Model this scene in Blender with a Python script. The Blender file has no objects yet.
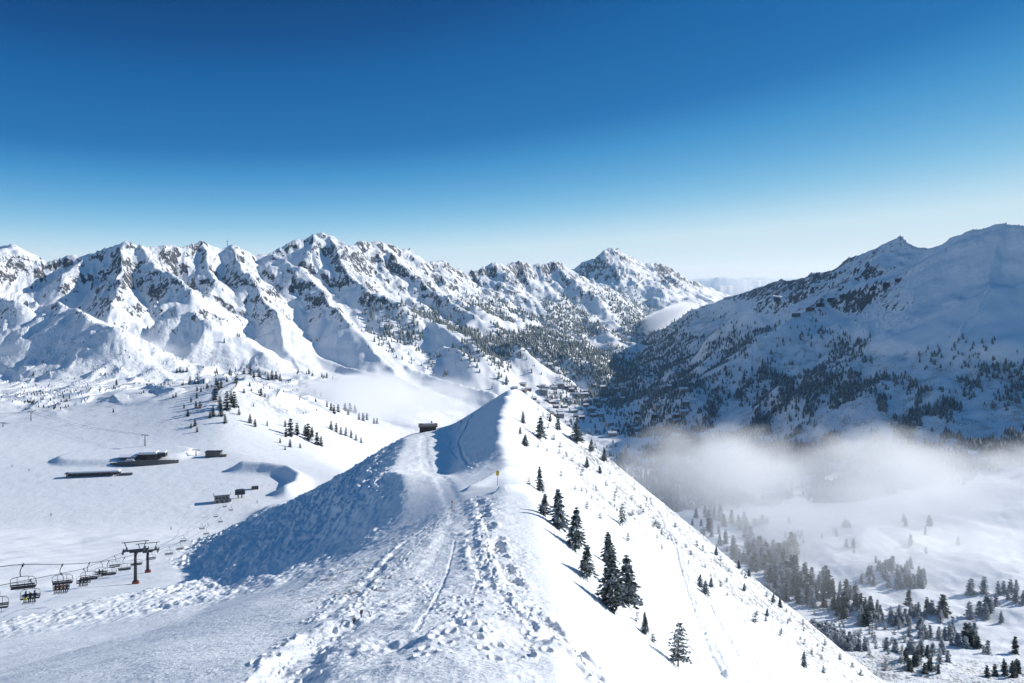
import bpy, bmesh, math, random
import numpy as np
from mathutils import Vector, Matrix

# ------------------------------------------------------------------ scene
sc = bpy.context.scene
C = sc.collection
random.seed(7)
rng = np.random.default_rng(11)
F, CX, HY = 796.0, 512.0, 275.0          # focal length in pixels, optical axis, horizon row
Q = 1.0                                  # mesh density (1 = final)
cam = bpy.data.cameras.new('camera')
cam.sensor_width = 36.0
cam.lens = F / 1024 * 36.0
cam.shift_y = -(341.5 - HY) / 1024
cam.clip_start = 0.5
cam.clip_end = 120000
cam_o = bpy.data.objects.new('camera', cam)
cam_o.rotation_euler = (math.pi / 2, 0, 0)
C.objects.link(cam_o)
sc.camera = cam_o

SUN_AZ, SUN_EL = math.radians(67), math.radians(24)
sun_dir = Vector((math.sin(SUN_AZ) * math.cos(SUN_EL), math.cos(SUN_AZ) * math.cos(SUN_EL), math.sin(SUN_EL)))
L = bpy.data.lights.new('sun', 'SUN')
L.energy = 5.0
L.angle = math.radians(0.53)
L.color = (1.0, 0.98, 0.94)
sun_o = bpy.data.objects.new('sun', L)
sun_o.rotation_euler = sun_dir.to_track_quat('Z', 'Y').to_euler()
C.objects.link(sun_o)

W = bpy.data.worlds.new('World')
sc.world = W
W.use_nodes = True
nt = W.node_tree
bg = nt.nodes['Background']
sky = nt.nodes.new('ShaderNodeTexSky')
sky.sky_type = 'NISHITA'
sky.sun_disc = False
sky.sun_elevation = SUN_EL
sky.sun_rotation = SUN_AZ
sky.altitude = 2200
sky.air_density = 1.0
sky.dust_density = 0.25
sky.ozone_density = 2.0
sep = nt.nodes.new('ShaderNodeSeparateColor')
comb = nt.nodes.new('ShaderNodeCombineColor')
nt.links.new(sky.outputs[0], sep.inputs[0])
def wm(op, a, b):
    k = nt.nodes.new('ShaderNodeMath'); k.operation = op
    for i, v in enumerate((a, b)):
        if isinstance(v, float): k.inputs[i].default_value = v
        else: nt.links.new(v, k.inputs[i])
    return k.outputs[0]
# the brightness of the model sky, graded to the deep blue of clear winter air
grade = nt.nodes.new('ShaderNodeValToRGB')
el = grade.color_ramp.elements
def lin(c): return tuple((v / 255 / 12.92 if v <= 10 else ((v / 255 + .055) / 1.055) ** 2.4) for v in c) + (1,)
STOPS = [(.10, (2, 58, 112)), (.125, (7, 75, 138)), (.15, (16, 96, 162)), (.21, (34, 114, 180)), (.25, (62, 143, 201)), (.31, (98, 169, 216)), (.38, (134, 192, 226)), (.46, (172, 212, 234)), (.54, (198, 225, 238)), (.80, (215, 231, 239)), (1.0, (226, 237, 243))]
el[0].position, el[0].color = STOPS[0][0], lin(STOPS[0][1])
el[1].position, el[1].color = STOPS[-1][0], lin(STOPS[-1][1])
for p_, c_ in STOPS[1:-1]:
    e = el.new(p_); e.color = lin(c_)
nt.links.new(wm('MULTIPLY', sep.outputs[0], .1), grade.inputs['Fac'])
gsep = nt.nodes.new('ShaderNodeSeparateColor')
nt.links.new(grade.outputs['Color'], gsep.inputs[0])
chan = [gsep.outputs[i] for i in range(3)]
tcw = nt.nodes.new('ShaderNodeTexCoord'); sxyz = nt.nodes.new('ShaderNodeSeparateXYZ')
nt.links.new(tcw.outputs['Generated'], sxyz.inputs[0])
hi_ = nt.nodes.new('ShaderNodeMapRange'); hi_.interpolation_type = 'SMOOTHSTEP'      # overhead the contrast eases off
hi_.inputs['From Min'].default_value = .36; hi_.inputs['From Max'].default_value = .75
nt.links.new(sxyz.outputs[2], hi_.inputs['Value'])
for ch in range(3):
    raw = wm('MULTIPLY', sep.outputs[ch], .1 * (.55, 1.12, 1.38)[ch])
    d_ = wm('MULTIPLY', wm('SUBTRACT', wm('MINIMUM', raw, 1.0), chan[ch]), hi_.outputs['Result'])
    nt.links.new(wm('MULTIPLY', wm('ADD', chan[ch], d_), 10.0), comb.inputs[ch])
nt.links.new(comb.outputs[0], bg.inputs['Color'])
bg.inputs['Strength'].default_value = 0.10

sc.view_settings.view_transform = 'Standard'
sc.view_settings.look = 'None'
sc.view_settings.exposure = 0
sc.cycles.use_denoising = True
sc.cycles.max_bounces = 16
sc.cycles.diffuse_bounces = 3
sc.cycles.volume_bounces = 14
sc.cycles.transparent_max_bounces = 16
sc.cycles.volume_step_rate = 1.0
sc.cycles.caustics_reflective = False
sc.cycles.caustics_refractive = False

# ------------------------------------------------------------------ noise
_perm = np.random.default_rng(3).permutation(512).astype(np.int32)
_perm = np.concatenate([_perm, _perm])
_ang = np.random.default_rng(4).uniform(0, 2 * np.pi, 512).astype(np.float32)
_gx, _gy = np.cos(_ang), np.sin(_ang)

def perlin(x, y):
    x = np.asarray(x, np.float32); y = np.asarray(y, np.float32)
    xi = np.floor(x).astype(np.int32); yi = np.floor(y).astype(np.int32)
    xf = x - xi; yf = y - yi
    u = xf * xf * xf * (xf * (xf * 6 - 15) + 10)
    v = yf * yf * yf * (yf * (yf * 6 - 15) + 10)
    def g(ix, iy, dx, dy):
        h = _perm[(_perm[ix & 511] + iy) & 511]
        return _gx[h] * dx + _gy[h] * dy
    a = g(xi, yi, xf, yf); b = g(xi + 1, yi, xf - 1, yf)
    c = g(xi, yi + 1, xf, yf - 1); d = g(xi + 1, yi + 1, xf - 1, yf - 1)
    return (a + u * (b - a) + v * ((c + u * (d - c)) - (a + u * (b - a)))) * 1.5

def fbm(x, y, octs=4, gain=0.5, lac=2.03):
    s = 0; a = 1.0; n = 0
    for k in range(octs):
        s = s + a * perlin(x + 17.3 * k, y - 9.7 * k); n += a
        a *= gain; x = x * lac; y = y * lac
    return s / n

def ridged(x, y, octs=4, gain=0.5, lac=2.1):
    s = 0; a = 1.0; n = 0; w = 1.0
    for k in range(octs):
        r = 1 - np.abs(perlin(x + 31.1 * k, y + 5.3 * k)) * 1.4
        r = np.clip(r, 0, 1) ** 2
        s = s + a * r * w; n += a
        w = np.clip(r * 1.6, 0, 1)
        a *= gain; x = x * lac; y = y * lac
    return s / n

def worley(x, y, seed=0):
    xi = np.floor(x).astype(np.int32); yi = np.floor(y).astype(np.int32)
    best = np.full(np.shape(x), 9.0, np.float32)
    for dx in (-1, 0, 1):
        for dy in (-1, 0, 1):
            cx, cy = xi + dx, yi + dy
            h = _perm[(_perm[(cx + seed) & 511] + cy) & 511]
            px = cx + 0.5 + 0.42 * _gx[h]; py = cy + 0.5 + 0.42 * _gy[h]
            best = np.minimum(best, (px - x) ** 2 + (py - y) ** 2)
    return np.sqrt(best)

def sstep(a, b, t):
    t = np.clip((t - a) / (b - a), 0, 1)
    return t * t * (3 - 2 * t)

def pchip(x, Y, xq):
    """monotone cubic through columns of Y (n,k) at x (n)"""
    x = np.asarray(x, float); Y = np.asarray(Y, float)
    h = np.diff(x)[:, None]; d = np.diff(Y, axis=0) / h
    m = np.zeros_like(Y)
    w1 = 2 * h[1:] + h[:-1]; w2 = h[1:] + 2 * h[:-1]
    ok = d[:-1] * d[1:] > 0
    with np.errstate(divide='ignore', invalid='ignore'):
        mm = (w1 + w2) / (w1 / d[:-1] + w2 / d[1:])
    m[1:-1] = np.where(ok, mm, 0); m[0] = d[0]; m[-1] = d[-1]
    i = np.clip(np.searchsorted(x, xq) - 1, 0, len(x) - 2)
    t = ((xq - x[i]) / h[i, 0])[:, None]; hh = h[i]
    return ((1 + 2 * t) * (1 - t) ** 2 * Y[i] + t * (1 - t) ** 2 * hh * m[i]
            + t * t * (3 - 2 * t) * Y[i + 1] + t * t * (t - 1) * hh * m[i + 1])

# ------------------------------------------------------------------ terrain: cross sections of the land at a series of depths
ST = {
 3: [(-1500,1600),(-600,1350),(-200,1220),(0,1150),(150,1100),(270,1085),(330,1075),(430,1070),(500,1065),(570,1075),(800,1250),(1500,1800),(2500,2600)],
 14: [(-1200,1150),(-600,950),(-200,860),(0,810),(150,765),(270,735),(330,722),(430,715),(490,712),(565,722),(800,900),(1400,1380),(2300,2000)],
 22: [(-1000,1050),(-500,900),(-150,800),(0,752),(150,705),(270,680),(325,668),(420,660),(485,657),(560,668),(760,830),(1300,1265),(2200,1800)],
 35: [(-900,950),(-450,830),(-150,745),(20,686),(160,655),(270,640),(330,625),(420,618),(490,615),(556,628),(700,745),(1250,1190),(2200,1700)],
 60: [(-900,850),(-450,760),(-150,705),(30,664),(150,633),(250,603),(310,590),(410,570),(490,562),(548,572),(680,680),(1200,1100),(2200,1600)],
 80: [(-900,790),(-450,720),(-100,672),(100,642),(190,625),(262,597),(330,568),(420,538),(495,527),(540,535),(660,632),(1150,1030),(2200,1500)],
 110: [(-900,740),(-450,690),(-100,650),(100,625),(200,608),(300,580),(370,550),(440,518),(500,499),(535,502),(650,596),(1100,960),(2200,1400)],
 150: [(-900,700),(-450,658),(-100,628),(80,606),(232,590),(332,551),(402,510),(460,491),(507,483),(525,487),(640,580),(1050,910),(2200,1300)],
 190: [(-900,670),(-450,635),(-100,608),(100,593),(215,578),(320,526),(404,476),(455,476),(505,461),(520,467),(640,564),(1000,850),(2000,1100)],
 220: [(-900,650),(-450,618),(-100,594),(100,585),(203,575),(300,523),(390,471),(448,476),(502,447),(518,455),(640,553),(950,790),(1700,1000)],
 270: [(-900,610),(-450,585),(-100,566),(80,564),(190,559),(300,509),(400,453),(452,453),(500,420),(514,428),(640,530),(920,750),(1500,900)],
 330: [(-900,575),(-450,562),(-100,550),(80,551),(200,545),(300,499),(407,436),(450,434),(506,397),(520,406),(640,503),(900,700),(1400,760)],
 370: [(-900,555),(-450,548),(-100,542),(80,545),(210,537),(300,499),(413,434),(455,424),(515,388),(530,398),(640,487),(880,681),(1300,720)],
 410: [(-900,545),(-450,540),(-100,536),(80,538),(230,533),(320,503),(420,453),(470,442),(520,415),(540,428),(650,516),(820,650),(1200,690)],
 460: [(-900,535),(-450,531),(-100,530),(80,530),(240,531),(340,520),(440,497),(490,487),(525,470),(560,492),(660,570),(800,640),(1200,650)],
 520: [(-900,508),(-450,506),(-100,505),(80,505),(260,505),(360,510),(450,525),(500,530),(530,535),(570,555),(660,600),(800,618),(1200,615)],
 610: [(-900,472),(-450,470),(-100,468),(80,468),(260,468),(350,475),(440,505),(500,535),(540,555),(590,565),(680,575),(800,580),(1200,570)],
 700: [(-900,445),(-450,440),(-100,440),(80,443),(220,440),(320,458),(400,490),(480,525),(540,540),(600,545),(700,545),(820,545),(1200,530)],
 800: [(-900,420),(-450,415),(0,418),(130,412),(225,402),(300,436),(380,475),(460,505),(530,518),(600,525),(700,525),(850,520),(1200,480)],
 950: [(-900,400),(-450,392),(0,402),(120,393),(245,378),(310,405),(390,450),(460,480),(530,498),(600,505),(700,500),(850,490),(1200,430)],
 1150: [(-900,390),(-450,385),(0,398),(120,392),(220,390),(310,402),(400,432),(460,450),(530,466),(600,474),(700,470),(850,455),(1200,380)],
 1500: [(-900,370),(-450,370),(0,378),(120,378),(220,380),(310,388),(400,405),(460,420),(530,432),(600,436),(700,432),(850,420),(1200,360)],
 2000: [(-900,350),(-450,350),(0,357),(120,357),(220,358),(310,363),(400,378),(460,390),(530,404),(600,409),(700,409),(850,400),(1200,350)],
 2700: [(-900,340),(-450,340),(0,343),(120,343),(220,345),(310,352),(400,365),(460,375),(530,386),(600,389),(700,389),(850,385),(1200,345)],
 3600: [(-900,335),(-450,335),(0,338),(120,340),(220,342),(310,348),(400,357),(460,364),(530,369),(600,369),(700,368),(850,365),(1200,340)],
 5200: [(p,341) for p in (-900,-450,0,120,220,310,400,460,530,600,700,850,1200)],
 9000: [(p,314) for p in (-900,-450,0,120,220,310,400,460,530,600,700,850,1200)],
 44000: [(p,283.5) for p in (-900,-450,0,120,220,310,400,460,530,600,700,850,1200)],
}
def span(a, b, step):
    n = max(2, int(abs(b - a) / step))
    return np.linspace(a, b, n, endpoint=False)
def gspan(a, b, r):
    return np.exp(span(math.log(a), math.log(b), r))
rows = np.concatenate([gspan(3, 20, .02 / Q), gspan(20, 700, .0045 / Q), span(700, 1500, 4.5 / Q),
                       span(1500, 3500, 7.5 / Q), span(3500, 6200, 17 / Q), gspan(6200, 43000, .03 / Q), [43000]])
def spread(a, b, s0, g):
    out = [a]; s = s0
    while abs(out[-1] - a) < abs(b - a):
        out.append(out[-1] + (s if b > a else -s)); s *= g
    return np.array(out[1:])
mid = np.arange(-70, 1095, .95 / Q)
cols = np.concatenate([spread(mid[0], -1300, 1.5, 1.06)[::-1], mid, spread(mid[-1], 2300, 1.5, 1.06)])
NR, NC = len(rows), len(cols)
ys = np.array(sorted(ST))
npx = pchip(np.log(ys), np.array([[n[0] for n in ST[y]] for y in ys]), np.log(rows))
npy = pchip(np.log(ys), np.array([[n[1] for n in ST[y]] for y in ys]), np.log(rows))
for i in range(NR):                       # the crest wanders
    y = rows[i]
    if 100 < y < 430:
        k = float(sstep(100, 150, y) * sstep(430, 400, y))
        npx[i, 7:10] += k * (5.0 * fbm(np.array([y / 26.0]), np.array([3.7]), 3)[0] + 2.2 * fbm(np.array([y / 6.0]), np.array([9.1]), 2)[0])
        npy[i, 8] += k * 3.0 * fbm(np.array([y / 18.0]), np.array([21.3]), 3)[0]
PY = np.empty((NR, NC))
dense = np.arange(-1400, 2400, 1.0)
for i in range(NR):
    a, b = npx[i], npy[i]
    pr = np.interp(dense, np.concatenate([[-3000], a, [5000]]), np.concatenate([[b[0]], b, [b[-1] + .12 * (5000 - a[-1]) * (rows[i] < 500)]]))
    y = rows[i]
    s = 7.0 if y < 150 else 3.2 if y < 430 else 14.0
    k = np.arange(-int(3 * s), int(3 * s) + 1)
    w = np.exp(-k * k / (2 * s * s)); w /= w.sum()
    pr = np.convolve(np.pad(pr, len(k) // 2, mode='edge'), w, mode='valid')
    PY[i] = np.interp(cols, dense, pr)
Yg = np.repeat(rows[:, None], NC, 1).astype(np.float32)
Xg = ((cols[None, :] - CX) / F * rows[:, None]).astype(np.float32)
Z = (-(PY - HY) / F * rows[:, None]).astype(np.float32)
BASE = Z.copy()
PXg = np.repeat(cols[None, :], NR, 0).astype(np.float32)
def P(px, py, y):
    return np.array([(px - CX) / F * y, y, -(py - HY) / F * y])

# ------------------------------------------------------------------ mountain ridges
def smax(a, b, k):
    return .5 * (a + b + np.sqrt((a - b) ** 2 + k * k))
def rowslice(y0, y1):
    return slice(int(np.searchsorted(rows, y0)), int(np.searchsorted(rows, y1)))
ZM = np.full_like(Z, -900)
_fs = rowslice(900, 9000)
WX = np.zeros_like(Z); WY = np.zeros_like(Z)
_s = np.clip(Yg[_fs] / 2600, .7, 1.5)
WX[_fs] = (30 * fbm(Xg[_fs] / 210 + 7, Yg[_fs] / 210, 3) + 9 * fbm(Xg[_fs] / 50, Yg[_fs] / 50, 2)) * _s
WY[_fs] = (55 * fbm(Xg[_fs] / 230 - 5, Yg[_fs] / 230 + 4, 3) + 14 * fbm(Xg[_fs] / 55 + 8, Yg[_fs] / 55, 2)) * _s
def ridge(pts, m, Lc, R, wv=.35, jag=0., wl=170., seed=0.):
    """a crest line with flanks that ease off with distance"""
    pts = np.array(pts, float)
    sl = rowslice(max(3, pts[:, 1].min() - R), pts[:, 1].max() + R)
    if sl.stop <= sl.start: return
    X, Yy = Xg[sl], Yg[sl]
    c0 = np.searchsorted(cols, 0)
    xmn, xmx = pts[:, 0].min() - R, pts[:, 0].max() + R
    colmask = (X.min(0) < xmx) & (X.max(0) > xmn)
    ci = np.nonzero(colmask)[0]
    if len(ci) == 0: return
    cs = slice(ci[0], ci[-1] + 1)
    X, Yy = X[:, cs] + WX[sl, cs], Yy[:, cs] + WY[sl, cs]
    wn = 1 + wv * fbm(X / wl + seed, Yy / wl - seed, 3)
    best = np.full(X.shape, -900, np.float32)
    for a, b in zip(pts[:-1], pts[1:]):
        d = b[:2] - a[:2]; l2 = float(d @ d) + 1e-6
        t = np.clip(((X - a[0]) * d[0] + (Yy - a[1]) * d[1]) / l2, 0, 1).astype(np.float32)
        dist = np.sqrt((X - a[0] - t * d[0]) ** 2 + (Yy - a[1] - t * d[1]) ** 2)
        zr = a[2] + t * (b[2] - a[2])
        q = dist * wn
        h = zr - m * Lc * (1 - np.exp(-q / Lc)) - .12 * q - 300 * sstep(.5 * R, R, dist)
        best = np.maximum(best, h)
    if jag:
        best = best + jag * fbm(X / (wl * .35) + 3 + seed, Yy / (wl * .35), 3)
    ZM[sl, cs] = smax(ZM[sl, cs], best, 5)
def PP(l): return [P(*q) for q in l]
rr = random.Random(5)
def spurs(crest, step, dirs, length, drop, m, Lc, R, start=10):
    crest = np.array(crest); acc = 0
    for a, b in zip(crest[:-1], crest[1:]):
        seg = np.linalg.norm((b - a)[:2]); n = max(1, int(seg / step))
        for k in range(n):
            t = (k + rr.uniform(.2, .8)) / n
            p = a + t * (b - a)
            dx, dy = dirs
            an = math.atan2(dy, dx) + rr.uniform(-.45, .45)
            ln = length * rr.uniform(.55, 1.15)
            pts = [p - (0, 0, start)]
            q = pts[0].copy(); N = 5
            for j in range(1, N + 1):
                an2 = an + rr.uniform(-.35, .35)
                q = q + np.array([math.cos(an2), math.sin(an2), 0]) * ln / N
                q[2] = p[2] - start - drop * (1 - math.exp(-1.6 * j / N)) / .8 * rr.uniform(.93, 1.07)
                pts.append(q.copy())
            ridge(pts, m * rr.uniform(.85, 1.15), Lc, R, seed=rr.uniform(0, 50))

# left range, the crest seen against the sky
def YA(px): return float(np.interp(px, [-420, -200, 0, 150, 318, 400, 480], [1450, 1700, 2000, 2180, 2550, 2850, 3300]))
def YB(px): return float(np.interp(px, [450, 490, 550, 610, 670], [3350, 3500, 3850, 4300, 4800]))
def YC(px): return float(np.interp(px, [560, 610, 660, 700, 770], [4800, 5050, 5400, 5700, 6200]))
def crest(l, fn, off=None): return [P(x, y, fn(x) + (off(x) if off else 0)) for x, y in l]
left_a = crest([(-420,190),(-200,222),(-60,240),(40,262),(60,257),(84,254),(110,246),(128,241),(145,244),(158,248),(180,246),(200,244),(215,248),(229,244),(240,250),(252,254),(270,250),(285,246),(303,236),(312,231),(326,233),(341,244),(362,241),(381,238),(398,246),(420,256),(447,262),(468,275),(482,292)], YA)
ridge(left_a, .85, 420, 1300, wv=.2, jag=7)
ridge(PP([(-60,250,2700),(0,241,2700),(12,240,2700),(30,256,2700),(60,270,2750)]), .8, 300, 900, jag=7)
left_b = crest([(458,275),(480,266),(496,259),(507,265),(515,260),(530,264),(541,261),(551,258),(566,266),(585,276),(612,290),(640,304),(668,318)], YB)
ridge(left_b, .85, 420, 1500, wv=.2, jag=8)
left_c = crest([(560,270),(585,261),(600,251),(610,246),(622,251),(640,262),(657,263),(676,271),(700,283),(730,296),(770,318)], YC)
ridge(left_c, .8, 520, 1900, wv=.2, jag=4)
spurs(left_a, 190, (.62, -.78), 900, 330, .58, 700, 800)
spurs(left_b, 210, (.55, -.83), 1150, 430, .7, 750, 900)
spurs(left_c, 260, (.45, -.9), 1400, 520, .7, 800, 1000)
# named buttresses of the left range
def butt(l, m, R, Lc=700):
    y0 = YA(l[0][0])
    q = [P(x, y, y0 - d) for x, y, d in l]
    dr = q[-1] - q[-2]; dr[2] = 0; dr /= np.linalg.norm(dr)
    z0 = q[-1][2]
    ridge(q, m * .85, Lc, R + 350, wv=.4)
    q = q[-1:]
    for k in (1, 2, 3):
        e = q[-1] + dr * 120; e[2] = z0 + (-250 - z0) * (1 - (1 - k / 3) ** 1.9); q.append(e)
    ridge(q, .42, Lc, R + 350, wv=.3)
butt([(128,242,0),(122,262,110),(118,275,200),(124,296,320),(112,308,400)], .95, 420)
butt([(145,244,0),(156,262,110),(176,276,190),(190,292,260)], .9, 400)
butt([(203,246,0),(214,276,170),(206,292,260)], 1.0, 380)
butt([(229,245,0),(254,273,180),(267,301,300),(279,324,420)], .95, 420)
butt([(264,252,0),(299,266,120),(330,303,280),(352,322,400)], .95, 420)
butt([(326,233,0),(340,259,140),(358,280,250),(400,305,330)], .95, 420)
butt([(381,238,0),(404,268,120),(440,296,220),(480,315,280)], .85, 500)
butt([(84,254,0),(60,275,120),(20,300,200),(-40,310,260)], .8, 420)
ridge(PP([(20,300,1800),(60,302,1700),(90,315,1620),(120,328,1560)]), .6, 200, 330)
ridge(PP([(160,318,1780),(185,313,1800),(210,322,1760)]), .7, 150, 260)
ridge(PP([(225,335,1800),(245,345,1750),(262,352,1700)]), .6, 150, 220)
ridge(PP([(-300,280,1500),(-160,285,1600),(0,290,1750),(25,305,1680)]), .6, 240, 500)
# wooded foot of the range, in front of the second crest
ridge(PP([(400,322,2700),(440,330,2800),(490,338,2900),(540,350,3050),(590,358,3200)]), .42, 500, 900, wl=260)
ridge(PP([(551,258,3850),(580,285,3700),(610,310,3550),(640,330,3450)]), .75, 400, 700)
# right mountain; the unseen crest past the right border is raised to shade its flank
right_a = PP([(630,345,3450),(655,335,3300),(688,314,3100),(723,298,2850),(766,284,2650),(797,278,2450),(832,270,2250),(858,257,2100),(878,246,1980),(897,239,1880),(912,243,1820),(928,246,1770),(950,237,1700),(970,229,1640),(1005,221,1560),(1050,225,1470),(1150,212,1380),(1400,185,1370),(1800,200,1450)])
ridge(right_a, .74, 1000, 2200, wv=.16, jag=3, wl=300)
spurs(right_a[:12], 190, (-.95, -.45), 800, 380, .55, 600, 700, start=10)
spurs(right_a[12:16], 170, (-.85, -.6), 750, 380, .5, 600, 700, start=12)
ridge(PP([(897,246,1880),(850,278,1820),(800,310,1760),(760,338,1680)]), .62, 400, 420, wv=.3)
ridge(PP([(1005,222,1560),(985,275,1440),(960,330,1320)]), .58, 400, 380, wv=.3)
ridge(PP([(640,412,1850),(668,400,1750),(690,408,1650)]), .5, 200, 160)
ridge(PP([(655,385,2150),(676,386,2050),(690,400,1950)]), .5, 200, 220)
ridge(PP([(876,248,2000),(889,241,1920),(897,238,1880),(908,241,1850),(920,248,1810)]), 1.25, 60, 180, wv=.5, jag=9, wl=70)
# hazy ranges far down the valley
ridge(PP([(560,290,24000),(650,284,23000),(690,277,22500),(715,276,22500),(728,273,22500),(745,276,22500),(775,277,22500),(800,283,22500),(900,290,23000)]), .3, 2600, 9000, jag=60, wl=1800)
ridge(PP([(600,292,15000),(690,288,15000),(722,285,14500),(752,286,14500),(790,284,14500),(860,288,15000)]), .3, 1500, 6000, jag=40, wl=1200)
ridge(PP([(300,290,30000),(500,281,30000),(760,277,30000),(1000,281,30000),(1300,290,30000)]), .25, 3000, 9000, jag=60, wl=2500)

mz = sstep(-10, 70, ZM - Z)
leftside = sstep(760, 620, PXg) * (Yg > 1500)
farm = Yg > 1400
X_, Y_ = Xg[farm], Yg[farm]
n1 = ridged(X_ / 230 + 1.3 + .25 * fbm(X_ / 160, Y_ / 160, 2), Y_ / 260 + .25 * fbm(X_ / 150 + 7, Y_ / 150, 2), 5) - .45
n2 = fbm(X_ / 60, Y_ / 60, 4)
ac_ = X_ * .78 + Y_ * .62; al_ = Y_ * .78 - X_ * .62      # across and along the fall line
wb_ = fbm(X_ / 140, Y_ / 140, 3)
n3 = ridged(ac_ / 105 + .9 * wb_, al_ / 380 + .4 * wb_, 4, .5) - .42
hi = np.zeros_like(Z); lo = np.zeros_like(Z)
hi[farm] = n1; lo[farm] = n2
rb_ = np.zeros_like(Z); rb_[farm] = n3
scale = np.clip(Yg / 2600, .6, 1.35)
Z = smax(Z, ZM, 10)
Z = Z + mz * np.where(leftside > .01, (hi * 21 + lo * 5.5 + rb_ * 20 * sstep(-190, -40, Z) * (1 - .45 * sstep(-60, 0, ZM - 60))) * scale * (.35 + .65 * leftside), hi * 17 + lo * 5)
del n1, n2, X_, Y_

# ------------------------------------------------------------------ rolling ground of the plateau and the valley
g = rowslice(560, 3600)
X_, Y_, p_ = Xg[g], Yg[g], PXg[g]
un = fbm(X_ / 120 + 5, Y_ / 150, 4)
un2 = fbm(X_ / 38 - 3, Y_ / 42, 3)
kn = np.maximum(0, ridged(X_ / 75 + 2, Y_ / 110 + 4, 2) - .45)
plateau = sstep(760, 900, Y_) * sstep(2100, 1500, Y_) * sstep(380, 300, p_)
low = (sstep(700, 900, Y_) * sstep(340, 420, p_) + sstep(1500, 2200, Y_)) * sstep(3590, 3000, Y_)
Z[g] += (plateau * (un * 11 + un2 * 2.0 + kn * 12) + np.clip(low, 0, 1) * (un * 8 + un2 * 3) * (1 - mz[g] * .6)).astype(np.float32)
# humps of the lower right valley
g = rowslice(400, 900)
X_, Y_, p_ = Xg[g], Yg[g], PXg[g]
Z[g] += (sstep(640, 720, p_) * sstep(430, 520, Y_) * sstep(890, 740, Y_) * (fbm(X_ / 70, Y_ / 80, 4) * 9 + fbm(X_ / 16, Y_ / 18, 3) * .8)).astype(np.float32)

def polydist(X, Y, pts):
    best = np.full(X.shape, 1e9, np.float32); tt = np.zeros(X.shape, np.float32)
    side = np.zeros(X.shape, np.float32); acc = 0
    for a, b in zip(pts[:-1], pts[1:]):
        d = (b[0] - a[0], b[1] - a[1]); l = math.hypot(*d) + 1e-9
        t = np.clip(((X - a[0]) * d[0] + (Y - a[1]) * d[1]) / (l * l), 0, 1)
        q = np.hypot(X - a[0] - t * d[0], Y - a[1] - t * d[1])
        s = ((X - a[0]) * d[1] - (Y - a[1]) * d[0]) / l
        u = q < best
        best = np.where(u, q, best); side = np.where(u, s, side); tt = np.where(u, acc + t * l, tt)
        acc += l
    return best, side, tt
def W2(px, y): return ((px - CX) / F * y, y)

# banks round the frozen reservoir and by the lift station
g = rowslice(430, 720)
X_, Y_ = Xg[g], Yg[g]
d, s, t = polydist(X_, Y_, [W2(226, 606), W2(262, 604), W2(287, 598), W2(299, 580), W2(296, 560), W2(286, 548)])
Z[g] += (6.8 * np.exp(-(d / 6.5) ** 2) * sstep(0, 14, t)).astype(np.float32)
d, s, t = polydist(X_, Y_, [W2(300, 520), W2(272, 500), W2(258, 470)])
Z[g] += (6.0 * np.exp(-(d / 9.0) ** 2)).astype(np.float32)
# terrace platform of the lodge
d, s, t = polydist(X_, Y_, [W2(85, 640), W2(120, 640), W2(165, 652)])
Z[g] += (3.6 * sstep(27, 17, d)).astype(np.float32)
# soft waves of the pistes on the left
g = rowslice(90, 640)
X_, Y_, p_ = Xg[g], Yg[g], PXg[g]
pist = sstep(420, 330, p_) * sstep(640, 540, Y_)
Z[g] += (pist * (fbm(X_ / 45, Y_ / 60, 3) * 2.2 * sstep(90, 200, Y_) * sstep(500, 400, Y_) + fbm(X_ / 9, Y_ / 9, 3) * .09)).astype(np.float32)

# ------------------------------------------------------------------ foreground detail
g = rowslice(3, 470)
X_, Y_, p_ = Xg[g], Yg[g], PXg[g]
nd = lambda i: npx[g, i][:, None]
def band(a, b, soft):       # 1 between two section nodes
    return sstep(a - soft, a + soft, p_) * sstep(b + soft, b - soft, p_)
edge = 22 * fbm(X_ / 14 + 9, Y_ / 14, 3)
mog = band(nd(4) - 12 - 250 * sstep(200, 115, Y_) + edge, nd(6) - 8 + edge * .6, 16) * sstep(95, 135, Y_) * sstep(430, 370, Y_)
mx = X_ * .9 + Y_ * .25; my = Y_ * .8 - X_ * .35
wob = fbm(X_ / 9, Y_ / 9, 2)
w1 = worley(mx / 2.7 + wob * 1.1, my / 5.0 + wob * .8)
w2 = worley(mx / 1.15 + 40 + wob * .5, my / 2.0 + wob)
hump = ((.55 - w1) * .85 + (.5 - w2) * .55 + fbm(X_ / 1.1, Y_ / 1.3, 3) * .45) * (.75 + .5 * fbm(X_ / 22, Y_ / 22, 2)) + fbm(mx / 5, my / 14, 3) * .7
Z[g] += (mog * (.8 + 1.15 * sstep(150, 220, Y_)) * hump).astype(np.float32)
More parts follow.
